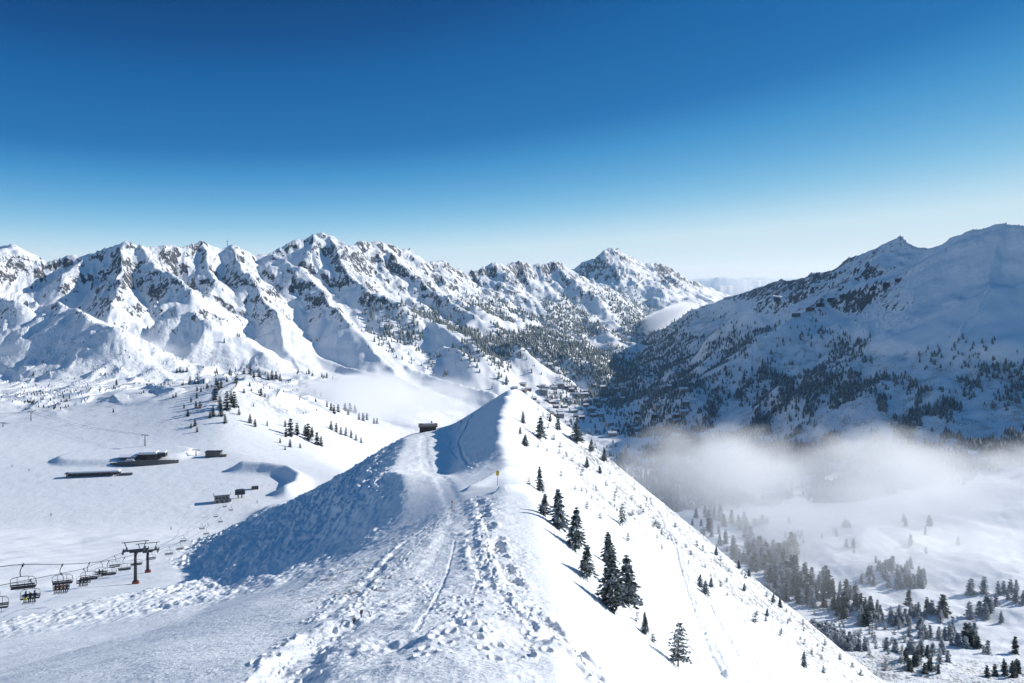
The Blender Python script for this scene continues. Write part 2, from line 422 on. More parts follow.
# trampled crest
edge = 30 * fbm(X_ / 4 + 2, Y_ / 5, 3)
tr = .75 * band(nd(5) + 45 + edge, nd(9) - 20 + edge, 22) * sstep(150, 110, Y_) * sstep(14, 20, Y_)
near_w = np.clip(Y_ / 60, .45, 1.6)
patch = sstep(-.15, .35, fbm(X_ / 5 + 30, Y_ / 6, 3))
clods = np.maximum(0, .50 - worley(X_ / .62 + .4 * wob, Y_ / .8)) * 1.1 + np.maximum(0, .5 - worley(X_ / 1.5 + 11, Y_ / 1.8)) * .9
Z[g] += (tr * ((clods * .27 * sstep(.2, .9, patch)) + fbm(X_ / 2.6, Y_ / 3.4, 5, .55) * .36 + np.minimum(0, fbm(X_ / .55, Y_ / .6, 3)) * .14 * patch)).astype(np.float32)
def trench(path, width, depth, rough=.5, berm=.35):
    d, s, t = polydist(X_, Y_, [W2(*q) for q in path])
    wn = 1 + rough * fbm(X_ / 1.1, Y_ / 1.1, 3) + .4 * fbm(X_ / 4, Y_ / 4, 2)
    q = d / (width * np.maximum(.35, wn))
    step = .65 + .35 * np.cos(t * 2 * np.pi / .75 + np.where(s > 0, 0, np.pi))
    return (-depth * sstep(1.15, .45, q) * (step if rough > .3 else 1) + berm * depth * np.exp(-((q - 1.5) / .45) ** 2)) * sstep(13, 17, Y_)
brk = sstep(-.2, .25, fbm(X_ / 3.5 + 21, Y_ / 5, 3))
Z[g] += brk * trench([(640, 22), (590, 26), (555, 32), (528, 42), (508, 55), (496, 70), (487, 85), (482, 105), (476, 128)], .6, .6, rough=.9)
Z[g] += (1 - brk) * trench([(600, 24), (540, 30), (500, 42), (478, 58), (470, 75), (478, 100)], .45, .3, rough=.9)
Z[g] += brk * trench([(250, 22), (285, 27), (318, 35), (345, 46), (372, 60), (402, 78), (432, 100)], .4, .25, rough=.9)
Z[g] += trench([(330, 20), (352, 26), (368, 32), (398, 42), (432, 55), (450, 72), (460, 95), (456, 125), (446, 165), (432, 210), (424, 260), (424, 320)], 1.7, .13, rough=.2, berm=.2)
Z[g] += trench([(415, 30), (432, 40), (446, 55), (455, 75)], .12, .07, rough=.5, berm=.1)
# drifted step left of the ski track
d, s, t = polydist(X_, Y_, [W2(300, 18), W2(322, 24), W2(338, 29), W2(356, 34)])
Z[g] += (-.55 * np.exp(-((s + .9) / .9) ** 2) * np.exp(-(np.maximum(d - 1.2, 0) / 1.2) ** 2) * 1.0).astype(np.float32)
# boot prints
br = random.Random(31)
def prints(path, step=.72, depth=.2, gap=.2):
    pts = [np.array(W2(*q)) for q in path]; k = 0; acc = 0.0
    for a, b in zip(pts[:-1], pts[1:]):
        l = float(np.linalg.norm(b - a)); d = (b - a) / l; nn = np.array([d[1], -d[0]])
        while acc < l:
            if br.random() < .72:
                c = a + d * acc + nn * (gap if k % 2 else -gap) * br.uniform(.6, 1.4) + np.array([br.gauss(0, .06), br.gauss(0, .06)])
                i0, i1 = np.searchsorted(rows, [c[1] - .8, c[1] + .8])
                j0, j1 = np.searchsorted(cols, [CX + F * (c[0] - .8) / c[1], CX + F * (c[0] + .8) / c[1]])
                X, Y = Xg[i0:i1, j0:j1] - c[0], Yg[i0:i1, j0:j1] - c[1]
                u = (X * d[0] + Y * d[1]) / .24; v = (X * nn[0] + Y * nn[1]) / .13
                q = u * u + v * v
                Z[i0:i1, j0:j1] += (-.75 * depth * br.uniform(.35, 1.25) * np.exp(-q * q) + .06 * np.exp(-(np.sqrt(q) - 1.5) ** 2 / .12)).astype(np.float32)
            k += 1; acc += step * br.uniform(.85, 1.15)
        acc -= l
prints([(300, 23), (322, 30), (352, 41), (384, 56), (415, 74), (440, 96), (455, 120)])
prints([(255, 25), (288, 33), (330, 48), (372, 66), (410, 88)], .8, .16)
prints([(540, 23), (530, 29), (512, 38), (500, 50), (490, 64), (486, 82), (484, 104), (478, 128)], .7, .26)
prints([(600, 24), (575, 29), (540, 38), (520, 50), (508, 66)], .75, .24)
prints([(430, 22), (450, 28), (470, 37), (480, 50), (484, 68), (480, 92)], .75, .18)
prints([(500, 22), (480, 27), (455, 34), (430, 44), (420, 58)], .8, .18)
prints([(560, 27), (520, 33), (480, 38), (445, 44)], .8, .2)
# wind lips
for path, hgt in (([(500, 130), (520, 142), (538, 150)], .9), ([(470, 150), (500, 172), (520, 185)], .8), ([(440, 27), (475, 31), (515, 33)], .35), ([(560, 26), (585, 29), (600, 32)], .4)):
    d, s, t = polydist(X_, Y_, [W2(*q) for q in path])
    Z[g] += (hgt * np.where(s > 0, np.exp(-(d / 2.6) ** 2), np.exp(-(d / .5) ** 2))).astype(np.float32)
# right hand face: gentle drifts, shallow ribs running down the fall line
rf = sstep(nd(9) - 5, nd(9) + 40, p_) * sstep(25, 60, Y_)
rib = fbm(Y_ / 16 + X_ / 90, X_ / 60, 4)
Z[g] += (rf * (rib * (.9 + 1.5 * sstep(200, 340, Y_)) + fbm(X_ / 5, Y_ / 4, 4) * .45 + ridged(X_ / 30 + Y_ / 60, Y_ / 11, 3) * .8)).astype(np.float32)
fc = band(nd(6) + 10, nd(8) - 4, 8) * sstep(150, 200, Y_) * sstep(430, 380, Y_)
Z[g] += (fc * (fbm(X_ / 4, Y_ / 6, 4) * .30 + fbm(X_ / 1.4, Y_ / 1.6, 3) * .10)).astype(np.float32)
Z[g] += trench([(474, 352), (466, 320), (459, 290), (462, 255), (468, 225), (474, 200)], .5, .45, rough=.6)
Z[g] += trench([(464, 345), (452, 310), (450, 280), (458, 250)], .35, .3, rough=.6)
# face left of the crest and smooth hump
Z[g] += (band(nd(2), nd(6), 30) * sstep(140, 90, Y_) * (fbm(X_ / 12 + 3, Y_ / 9, 3) * .35 + fbm(X_ / 2.5, Y_ / 1.2, 3) * .05)).astype(np.float32)

# ------------------------------------------------------------------ looking things up on the land
PYg = HY - Z / Yg * F
def cast(px, py, ymin=3.0, ymax=1e9):
    """depth at which the land is first met along one line of sight"""
    c = int(np.clip(np.searchsorted(cols, px), 1, NC - 1))
    col = PYg[:, c]
    i0 = np.searchsorted(rows, ymin)
    k = np.nonzero((col[i0:] <= py) & (rows[i0:] < ymax))[0]
    if len(k) == 0: return None
    i = i0 + k[0]
    if i == 0: return float(rows[0])
    a, b = col[i - 1], col[i]
    t = 0 if a == b else np.clip((a - py) / (a - b), 0, 1)
    return float(rows[i - 1] + t * (rows[i] - rows[i - 1]))
def ground(x, y):
    x = np.asarray(x, float); y = np.asarray(y, float)
    i = np.clip(np.searchsorted(rows, y) - 1, 0, NR - 2)
    px = CX + F * x / y
    j = np.clip(np.searchsorted(cols, px) - 1, 0, NC - 2)
    u = np.clip((px - cols[j]) / (cols[j + 1] - cols[j]), 0, 1)
    v = np.clip((y - rows[i]) / (rows[i + 1] - rows[i]), 0, 1)
    a = Z[i, j] * (1 - u) + Z[i, j + 1] * u
    b = Z[i + 1, j] * (1 - u) + Z[i + 1, j + 1] * u
    return a * (1 - v) + b * v
def spot(px, py, ymin=3.0):
    y = cast(px, py, ymin)
    if y is None: y = 400.0
    x = (px - CX) / F * y
    return Vector((x, y, float(ground(x, y))))

# ski tracks down the right hand face
def track(pxy, w, dep):
    global Z
    pts = []
    for q in pxy:
        v = spot(*q); pts.append((v.x, v.y))
    d, s, t = polydist(X_, Y_, pts)
    wn = w * (1 + .5 * fbm(X_ / 3, Y_ / 3, 2))
    Z[g] += (-dep * np.exp(-(d / wn) ** 2) + .5 * dep * np.exp(-((d - 2 * wn) / wn) ** 2)).astype(np.float32)
track([(646, 492), (662, 520), (676, 550), (684, 580), (694, 610), (708, 645), (722, 676)], .5, .5)
track([(652, 494), (668, 525), (682, 555), (687, 578), (699, 612), (716, 650), (733, 679)], .4, .4)
track([(690, 560), (704, 590), (714, 615), (730, 640), (748, 668)], .35, .35)
track([(712, 605), (722, 622), (742, 645), (770, 680)], .35, .3)
PYg = HY - Z / Yg * F

# slope and rock
dZy = np.gradient(Z, axis=0) / np.maximum(np.gradient(Yg, axis=0), 1e-3)
dcol = np.gradient(cols)[None, :] / F * Yg
dZx = np.gradient(Z, axis=1) / dcol
dZy = dZy - dZx * (PXg - CX) / F
slope = np.sqrt(dZx ** 2 + dZy ** 2)
# ------------------------------------------------------------------ materials
def new_mat(name):
    m = bpy.data.materials.new(name); m.use_nodes = True
    n = m.node_tree.nodes; b = n['Principled BSDF']
    return m, m.node_tree, b
def N(nt, typ, **kw):
    n = nt.nodes.new('ShaderNode' + typ)
    for k, v in kw.items():
        if k in n.inputs: n.inputs[k].default_value = v
        else: setattr(n, k, v)
    return n
def link(nt, a, b): nt.links.new(a, b)
def mathn(nt, op, a, b=None, clamp=False):
    n = nt.nodes.new('ShaderNodeMath'); n.operation = op; n.use_clamp = clamp
    for i, v in enumerate((a, b)):
        if v is None: continue
        if isinstance(v, (int, float)): n.inputs[i].default_value = v
        else: nt.links.new(v, n.inputs[i])
    return n.outputs[0]
def ramp(nt, v, a, b):
    n = nt.nodes.new('ShaderNodeMapRange'); n.interpolation_type = 'SMOOTHSTEP'
    n.inputs['From Min'].default_value = a; n.inputs['From Max'].default_value = b
    nt.links.new(v, n.inputs['Value'])
    return n.outputs['Result']
def noise(nt, vec, scale, detail=4, rough=.55):
    n = nt.nodes.new('ShaderNodeTexNoise'); n.inputs['Scale'].default_value = scale
    n.inputs['Detail'].default_value = detail; n.inputs['Roughness'].default_value = rough
    nt.links.new(vec, n.inputs['Vector'])
    return n.outputs['Fac']
def mixc(nt, fac, a, b):
    n = nt.nodes.new('ShaderNodeMix'); n.data_type = 'RGBA'
    for s, v in ((n.inputs[0], fac), (n.inputs[6], a), (n.inputs[7], b)):
        if isinstance(v, (int, float)): s.default_value = v
        elif isinstance(v, tuple): s.default_value = v + (1,)
        else: nt.links.new(v, s)
    return n.outputs[2]

def snow_material():
    m, nt, b = new_mat('snow_and_rock')
    geo = N(nt, 'NewGeometry'); pos = geo.outputs['Position']
    rk = N(nt, 'Attribute', attribute_name='rock').outputs['Fac']
    nr = N(nt, 'Attribute', attribute_name='near').outputs['Fac']
    gr = N(nt, 'Attribute', attribute_name='grass').outputs['Fac']
    # rock shows through where the slope leaves the snow no hold
    st = nt.nodes.new('ShaderNodeVectorMath'); st.operation = 'MULTIPLY'; link(nt, pos, st.inputs[0]); st.inputs[1].default_value = (1, 1, .18)
    nA = noise(nt, st.outputs[0], .075, 7, .68)
    nB = noise(nt, st.outputs[0], .2, 5, .65)
    v = mathn(nt, 'ADD', rk, mathn(nt, 'MULTIPLY', mathn(nt, 'SUBTRACT', nA, .5), 1.5))
    v = mathn(nt, 'ADD', v, mathn(nt, 'MULTIPLY', mathn(nt, 'SUBTRACT', nB, .5), .9))
    rockf = mathn(nt, 'MULTIPLY', ramp(nt, v, .58, .70), ramp(nt, rk, .08, .3))
    # tufts and stones on the sunny face and the crest, deepened shade on the right flank
    nC = noise(nt, pos, .75, 5, .65); nD = noise(nt, pos, .055, 3, .5)
    gv = mathn(nt, 'ADD', mathn(nt, 'MULTIPLY', gr, .5), mathn(nt, 'ADD', mathn(nt, 'MULTIPLY', nC, .75), mathn(nt, 'MULTIPLY', nD, .35)))
    grassf = mathn(nt, 'MULTIPLY', ramp(nt, gv, .865, .96), ramp(nt, gr, .02, .1))
    rc = mixc(nt, noise(nt, pos, .02, 5), (.045, .058, .082), (.12, .128, .145))
    rc = mixc(nt, noise(nt, pos, .3, 4), rc, (.08, .08, .085))
    sc_ = mixc(nt, noise(nt, pos, .012, 4), (.84, .86, .885), (.905, .91, .915))
    gc = mixc(nt, noise(nt, pos, 2.0, 2), (.06, .06, .05), (.22, .20, .17))
    col = mixc(nt, rockf, sc_, rc)
    col = mixc(nt, mathn(nt, 'MULTIPLY', grassf, .8), col, gc)
    link(nt, col, b.inputs['Base Color'])
    b.inputs['Roughness'].default_value = .75
    b.inputs['Specular IOR Level'].default_value = .25
    # relief
    h1 = mathn(nt, 'MULTIPLY', noise(nt, pos, 2.2, 6, .62), .16)
    h1 = mathn(nt, 'ADD', h1, mathn(nt, 'MULTIPLY', noise(nt, pos, 9.0, 3, .6), .035))
    h1 = mathn(nt, 'MULTIPLY', h1, nr)
    far = mathn(nt, 'SUBTRACT', 1.0, nr, True)
    h2 = mathn(nt, 'MULTIPLY', noise(nt, pos, .09, 6, .6), 2.2)
    h2 = mathn(nt, 'MULTIPLY', h2, mathn(nt, 'ADD', mathn(nt, 'MULTIPLY', rk, 3.0), .35))
    h2 = mathn(nt, 'MULTIPLY', h2, far)
    bump = N(nt, 'Bump'); bump.inputs['Strength'].default_value = 1.0; bump.inputs['Distance'].default_value = 1.0
    link(nt, mathn(nt, 'ADD', h1, h2), bump.inputs['Height'])
    link(nt, bump.outputs[0], b.inputs['Normal'])
    return m
SNOW = snow_material()

# ------------------------------------------------------------------ the land mesh
leftness = sstep(760, 640, PXg)
hz = sstep(-150, -20, Z)
rock = np.zeros_like(Z)
mount = (Yg > 1500)
curv = np.zeros_like(Z)
rl = sstep(.62, 1.25, slope) * mount * leftness * sstep(-230, -60, Z)
rock = np.maximum(rock, rl * .73)
rr_ = sstep(.60, 1.0, slope) * sstep(640, 660, PXg) * (.25 + .75 * sstep(960, 860, PXg)) * (Yg > 1200) * sstep(-150, -60, Z)
rock = np.maximum(rock, rr_ * .75)
# the rocky north-western end of the right hand crest
rock = np.maximum(rock, sstep(900, 780, PXg) * sstep(620, 680, PXg) * (Yg > 1400) * (Yg < 3700) * sstep(-110, -30, Z) * .72)
rock = np.maximum(rock, .38 * (PXg < 320) * (Yg > 800) * (Yg < 1700) * sstep(.28, .6, slope))
near = sstep(260, 60, Yg)
grass = np.zeros_like(Z)
nd = lambda i: npx[:, i][:, None]
grass = np.maximum(grass, sstep(nd(9) + 5, nd(9) + 60, PXg) * (Yg < 420) * sstep(25, 60, Yg) * (.42 + .22 * sstep(180, 330, Yg)))
grass = np.maximum(grass, .45 * sstep(nd(5), nd(5) + 40, PXg) * sstep(nd(8) - 20, nd(8) - 60, PXg) * (Yg < 100) * sstep(24, 34, Yg))
grass = np.maximum(grass, .36 * (PXg > 640) * (Yg > 420) * (Yg < 800))
grass = np.maximum(grass, .62 * sstep(590, 680, PXg) * (Yg > 900) * (Yg < 3300) * sstep(-60, -150, Z))  # undergrowth of the right flank, thickened to put deeper shade into its colour
grass = np.maximum(grass, .42 * sstep(330, 400, PXg) * (PXg < 700) * (Yg > 1700) * (Yg < 4500) * sstep(-90, -160, Z))
grass = np.maximum(grass, .50 * (PXg < 330) * (Yg > 740) * (Yg < 1600))

def link_mesh(name, me, mat=None, parent=None):
    o = bpy.data.objects.new(name, me); C.objects.link(o)
    if mat is not None:
        me.materials.append(mat)
    if parent is not None: o.parent = parent
    return o
def grid_mesh(name):
    v = np.stack([Xg, Yg, Z], -1).reshape(-1, 3).astype(np.float32)
    i = np.arange(NR - 1)[:, None] * NC + np.arange(NC - 1)[None, :]
    q = np.stack([i, i + 1, i + NC + 1, i + NC], -1).reshape(-1, 4).astype(np.int32)
    me = bpy.data.meshes.new(name)
    me.vertices.add(len(v)); me.vertices.foreach_set('co', v.ravel())
    me.loops.add(q.size); me.loops.foreach_set('vertex_index', q.ravel())
    me.polygons.add(len(q))
    me.polygons.foreach_set('loop_start', np.arange(0, q.size, 4, dtype=np.int32))
    me.polygons.foreach_set('loop_total', np.full(len(q), 4, np.int32))
    me.polygons.foreach_set('use_smooth', np.ones(len(q), bool))
    for nm, arr in (('rock', rock), ('near', near), ('grass', grass)):
        a = me.attributes.new(nm, 'FLOAT', 'POINT')
        a.data.foreach_set('value', arr.astype(np.float32).ravel())
    me.update(calc_edges=True)
    return me
land = link_mesh('snowy_terrain', grid_mesh('snowy_terrain'), SNOW)
land['kind'] = 'structure'
# ------------------------------------------------------------------ object helpers
def plain(name, col, rough=.6, metal=0., var=.25, scale=3.0):
    m, nt, b = new_mat(name)
    tc = N(nt, 'TexCoord')
    f = noise(nt, tc.outputs['Object'], scale, 4)
    lo_ = tuple(c * (1 - var) for c in col); hi_ = tuple(min(1, c * (1 + var)) for c in col)
    link(nt, mixc(nt, f, lo_, hi_), b.inputs['Base Color'])
    b.inputs['Roughness'].default_value = rough
    b.inputs['Metallic'].default_value = metal
    return m
class MB:
    def __init__(s): s.v = []; s.f = []; s.m = []
    def quad(s, pts, mi=0):
        n = len(s.v); s.v += [tuple(p) for p in pts]; s.f.append(tuple(range(n, n + len(pts)))); s.m.append(mi); return s
    def box(s, c, d, rz=0., mi=0, taper=1.0, rx=0.):
        n = len(s.v); ca, sa = math.cos(rz), math.sin(rz)
        for z in (-.5, .5):
            k = taper if z > 0 else 1
            for x, y in ((-.5, -.5), (.5, -.5), (.5, .5), (-.5, .5)):
                X, Y, Zz = x * d[0] * k, y * d[1] * k, z * d[2]
                Y, Zz = Y * math.cos(rx) - Zz * math.sin(rx), Y * math.sin(rx) + Zz * math.cos(rx)
                s.v.append((c[0] + X * ca - Y * sa, c[1] + X * sa + Y * ca, c[2] + Zz))
        for q in ((0, 3, 2, 1), (4, 5, 6, 7), (0, 1, 5, 4), (1, 2, 6, 5), (2, 3, 7, 6), (3, 0, 4, 7)):
            s.f.append(tuple(n + i for i in q)); s.m.append(mi)
        return s
    def tube(s, pts, r, k=6, mi=0, cap=True):
        pts = [Vector(p) for p in pts]
        rs = r if isinstance(r, (list, tuple)) else [r] * len(pts)
        n0 = len(s.v)
        for i, p in enumerate(pts):
            t = (pts[min(i + 1, len(pts) - 1)] - pts[max(i - 1, 0)]).normalized()
            a = t.cross(Vector((0, 0, 1)) if abs(t.z) < .9 else Vector((1, 0, 0))).normalized(); b = t.cross(a)
            for j in range(k):
                an = 2 * math.pi * j / k
                s.v.append(tuple(p + (a * math.cos(an) + b * math.sin(an)) * rs[i]))
        for i in range(len(pts) - 1):
            for j in range(k):
                a0, a1 = n0 + i * k + j, n0 + i * k + (j + 1) % k
                s.f.append((a0, a1, a1 + k, a0 + k)); s.m.append(mi)
        if cap:
            s.f.append(tuple(n0 + j for j in range(k))[::-1]); s.m.append(mi)
            e = n0 + (len(pts) - 1) * k
            s.f.append(tuple(e + j for j in range(k))); s.m.append(mi)
        return s
    def mesh(s, name, mats, smooth=False):
        me = bpy.data.meshes.new(name); me.from_pydata(s.v, [], s.f)
        for m in (mats if isinstance(mats, (list, tuple)) else [mats]): me.materials.append(m)
        me.polygons.foreach_set('material_index', s.m)
        if smooth: me.polygons.foreach_set('use_smooth', [True] * len(s.f))
        me.update(); return me
    def build(s, name, mats, parent=None, smooth=False):
        return link_mesh(name, s.mesh(name, mats, smooth), None, parent)
def tag(o, label=None, cat=None, group=None, kind=None):
    if label: o['label'] = label
    if cat: o['category'] = cat
    if group: o['group'] = group
    if kind: o['kind'] = kind
    return o
def thing(name, loc, rz=0., label=None, cat=None, group=None):
    o = bpy.data.objects.new(name, None); o.empty_display_size = .3
    o.location = loc; o.rotation_euler = (0, 0, rz); C.objects.link(o)
    return tag(o, label, cat, group)
def copy_tree(o, parent=None):
    c = o.copy(); C.objects.link(c)
    if parent is not None: c.parent = parent
    for ch in list(o.children): copy_tree(ch, c)
    return c

# ------------------------------------------------------------------ conifers
def needle_mat(name, dark, light, snow, lo_, hi_):
    m, nt, b = new_mat(name)
    tc = N(nt, 'TexCoord'); oi = N(nt, 'ObjectInfo')
    geo = N(nt, 'NewGeometry')
    n1 = noise(nt, geo.outputs['Position'], 1.1, 3)
    c = mixc(nt, n1, dark, light)
    up = N(nt, 'SeparateXYZ'); link(nt, geo.outputs['Normal'], up.inputs[0])
    n2 = noise(nt, geo.outputs['Position'], 2.3, 4)
    f = mathn(nt, 'ADD', n2, mathn(nt, 'MULTIPLY', mathn(nt, 'ABSOLUTE', up.outputs[2]), .12))
    f = mathn(nt, 'ADD', f, mathn(nt, 'MULTIPLY', oi.outputs['Random'], .06))
    link(nt, mixc(nt, mathn(nt, 'MULTIPLY', ramp(nt, f, lo_, hi_), snow), c, (.75, .8, .86)), b.inputs['Base Color'])
    b.inputs['Roughness'].default_value = .8
    b.inputs['Specular IOR Level'].default_value = .2
    return m
NEEDLE = needle_mat('dark_needles', (.036, .050, .040), (.115, .132, .100), .8, .54, .74)
NEEDLE_DARK = needle_mat('deep_green_needles', (.014, .021, .018), (.042, .055, .042), .6, .66, .86)
FROST = needle_mat('frosted_needles', (.035, .05, .055), (.10, .125, .13), .8, .5, .78)
BARK = plain('conifer_bark', (.06, .045, .035), .9)
def conifer(seed, levels, nb, clumps, R=.2, ragged=.3, lean=0., bare=.08, size=.06, pine=False):
    r = random.Random(seed)
    tk, cr = MB(), MB()
    lx, ly = r.uniform(-lean, lean), r.uniform(-lean, lean)
    ax = lambda t: Vector((lx * t * t, ly * t * t, t))
    tk.tube([ax(t) - Vector((0, 0, .06 if t == 0 else 0)) for t in (0, .3, .6, .97)], [.022, .017, .010, .002], 5)
    sect = [r.uniform(.65, 1.25) for _ in range(6)]
    for i in range(levels):
        t = bare + (1 - bare) * (i + r.random() * .6) / levels
        prof = (1 - t) ** .8 if not pine else math.sqrt(max(.02, 1 - t ** 1.6)) * (.55 + .45 * r.random())
        rad = R * prof * (1 - .25 * max(0, (.22 - t) / .22)) * r.uniform(.72, 1.22) + .012
        for k in range(nb):
            if r.random() < .12 * ragged * 3: continue
            az = 2 * math.pi * (k + r.random() * .7) / nb + i * 1.7
            ln = rad * (1 + r.uniform(-ragged, ragged * .7)) * sect[int(az / 1.0472) % 6]
            if r.random() < .06 and t < .8: ln *= 1.4
            up = (.35 if pine else .12) - (1 - t) * .35
            d = Vector((math.cos(az), math.sin(az), up)); side = Vector((-math.sin(az), math.cos(az), 0))
            p0 = ax(t)
            for c_ in range(clumps):
                s_ = (c_ + .55 + r.uniform(-.2, .25)) / clumps
                p = p0 + d * ln * s_ + Vector((0, 0, -ln * .25 * s_ * s_))
                z = size * (1.15 - .5 * t) * r.uniform(.7, 1.3) * (1.0 if clumps > 1 else 1.7)
                f = (d + side * r.uniform(-.5, .5) + Vector((0, 0, r.uniform(-.35, .2)))).normalized()
                w = (side + Vector((0, 0, r.uniform(-.7, .7)))).normalized()
                cr.quad([p - f * z * .9, p + w * z * .42 - Vector((0, 0, z * .18)), p + f * z, p - w * z * .42 - Vector((0, 0, z * .18))])
                if clumps > 2:
                    w2 = f.cross(w).normalized()
                    cr.quad([p - f * z * .7, p + w2 * z * .4, p + f * z * .9, p - w2 * z * .45])
    # leading shoot
    for k in range(3):
        a = 2.1 * k; w = Vector((math.cos(a), math.sin(a), 0)) * .012
        cr.quad([ax(.9) - w, ax(.9) + w, ax(1.0) + w * .2, ax(1.0) - w * .2])
    return tk, cr
near_kinds, mid_kinds, pine_kinds = [], [], []
for k in range(4):
    tk, cr = conifer(20 + k, 22, 9, 4, R=.225 + .04 * (k % 3), ragged=.42, lean=.05, size=.058)
    near_kinds.append((tk.mesh('trunk', BARK, True), cr.mesh('crown', NEEDLE)))
for k in range(2):
    tk, cr = conifer(40 + k, 15, 7, 4, R=.30, ragged=.45, lean=.08, size=.055, pine=True, bare=.12)
    pine_kinds.append((tk.mesh('trunk', BARK, True), cr.mesh('crown', NEEDLE)))
for k in range(4):
    tk, cr = conifer(60 + k, 13, 8, 2, R=.25 + .05 * (k % 2), ragged=.38, lean=.03, size=.145)
    tkm = tk.mesh('trunk', BARK, True)
    mid_kinds.append((tkm, cr.mesh('crown', NEEDLE_DARK), cr.mesh('crown', FROST)))
bush_kinds = []
for k in range(3):
    tk, cr = conifer(80 + k, 7, 7, 2, R=.42, ragged=.5, lean=.1, size=.16, pine=True, bare=.05)
    bush_kinds.append((tk.mesh('trunk', BARK, True), cr.mesh('crown', NEEDLE), cr.mesh('crown', FROST)))
tr_rng = random.Random(77)
def plant_tree(pos, h, kind, label, group=None, frost=False, name='conifer_tree', wide=1.0, cat='tree'):
    lst = {'near': near_kinds, 'pine': pine_kinds, 'mid': mid_kinds, 'bush': bush_kinds}[kind]
    k = lst[tr_rng.randrange(len(lst))]
    t = thing(name, pos, tr_rng.uniform(0, 6.28), label, cat, group)
    t.scale = (h * wide, h * wide, h)
    for nm, me in (('trunk', k[0]), ('crown', k[2] if frost and len(k) > 2 else k[1])):
        o = bpy.data.objects.new(nm, me); C.objects.link(o); o.parent = t
    return t
def tree_at(px, py, hpx, kind, label, group=None, **kw):
    p = spot(px, py)
    return plant_tree(p, hpx / F * p.y, kind, label, group, **kw)

# trees on the sunny side of the crest: (column, foot row, height, kind, label)
singles = [
 (678, 667, 44, 'pine', 'sparse open-branched pine at the bottom edge right of the crest', 1.0),
 (612, 609, 58, 'near', 'tallest dark conifer of the pair standing low on the shoulder of the crest', 1.0),
 (628, 606, 50, 'near', 'grey-green conifer with thin top just right of the tallest one', 1.0),
 (609, 566, 34, 'near', 'dark pointed spruce standing just above the tallest pair', 1.0),
 (586, 577, 32, 'near', 'broad dark spruce at the lower end of the row, shadow to its left', 1.0),
 (575, 549, 42, 'near', 'dark spruce in the middle of the row below the wind lip', .9),
 (559, 530, 40, 'near', 'tall dense spruce at the upper part of the row below the wind lip', 1.1),
 (544, 516, 22, 'near', 'small dark spruce at the top end of the row below the wind lip', 1.2),
 (540, 492, 25, 'near', 'lone slim spruce beside the yellow sign on the sunny slope', .8),
 (529, 486, 8, 'bush', 'little shrub pine left of the lone slim spruce', 1.0),
 (622, 526, 22, 'pine', 'lone snow-dusted pine in the middle of the sunny slope', .9),
 (645, 634, 22, 'near', 'slim young spruce between the tall pair and the bottom pine', .7),
 (653, 643, 9, 'bush', 'low tuft of pine just below the slim young spruce', 1.0),
 (637, 622, 10, 'bush', 'low twiggy shrub at the foot of the tall pair', .8),
 (523, 424, 13, 'near', 'thin dark spruce nearest the peak of the crest', .8),
 (520, 435, 8, 'near', 'small spruce right on the corniced edge below the peak', .9),
 (525, 447, 12, 'near', 'dark triangular spruce at the corniced edge', 1.3),
 (540, 439, 22, 'near', 'big dark spruce highest on the slope below the peak', 1.1),
 (550, 422, 9, 'near', 'tiny spruce to the upper right of the big dark one', .8),
 (558, 431, 18, 'near', 'tall narrow spruce right of the big dark one', .6),
 (577, 443, 20, 'near', 'bushy double-topped spruce against the far skyline edge', 1.4),
 (591, 452, 13, 'near', 'slanting spruce below the bushy double-topped one', 1.0),
 (604, 461, 12, 'near', 'rounded dark spruce at the skyline edge above the cloud', 1.2),
 (587, 468, 11, 'near', 'small spruce at mid slope under the slanting one', .9),
 (600, 474, 8, 'near', 'pale snow-covered sapling at mid slope', 1.0),
 (620, 466, 9, 'near', 'last dark spruce on the skyline before the cloud', 1.2),
 (700, 588, 13, 'near', 'left tree of the trio beside the double ski track', 1.1),
 (705, 595, 14, 'near', 'middle and lowest tree of the trio beside the double ski track', 1.2),
 (711, 588, 10, 'near', 'right tree of the trio beside the double ski track', 1.0),
 (755, 623, 11, 'bush', 'round dark shrub alone on the lower open slope', .9),
 (804, 667, 15, 'near', 'dark tree with a shadow at the bottom of the sunny slope', 1.0),
]
for px, py, h, kd, lb, wd in singles:
    tree_at(px, py, h, kd, lb, None, wide=wd * (1.2 if kd == 'near' else 1))
for px, py, h in ((543,418,6),(554,440,6),(583,472,7),(561,477,6),(600,520,7),(587,509,8),(628,541,8),(585,435,6),(610,541,6),(547,452,4),(566,455,4),(572,462,5),(596,492,5),(615,497,5),(632,500,5),(641,515,4),(575,490,5),(655,525,4),(668,540,5)):
    tree_at(px, py, h, 'bush', 'knee-high shrub pine poking through the snow of the sunny slope', 'shrubs on the sunny slope', name='shrub_pine', cat='shrub')
for px, py, h in ((649,483,7),(655,486,7),(660,488,9),(664,489,8),(677,496,5),(684,503,9),(688,507,8),(696,518,10),(701,526,7),(720,545,11),(716,556,9),(733,559,12),(739,569,9),(736,563,9),(749,577,8),(744,591,8),(767,617,8),(773,603,9),(780,608,10),(727,552,6)):
    tree_at(px, py, h, 'near', 'small dark conifer along the far right edge of the sunny slope', 'conifers along the edge of the sunny slope', wide=1.15)
for px, py, h in ((780,636,5),(823,673,8),(825,646,6),(781,634,5),(800,640,4),(812,655,5),(840,660,6),(852,668,6),(861,676,7),(790,622,5)):
    tree_at(px, py, h, 'bush', 'low round shrub at the foot of the sunny slope', 'shrubs at the foot of the slope', name='shrub_pine', cat='shrub')

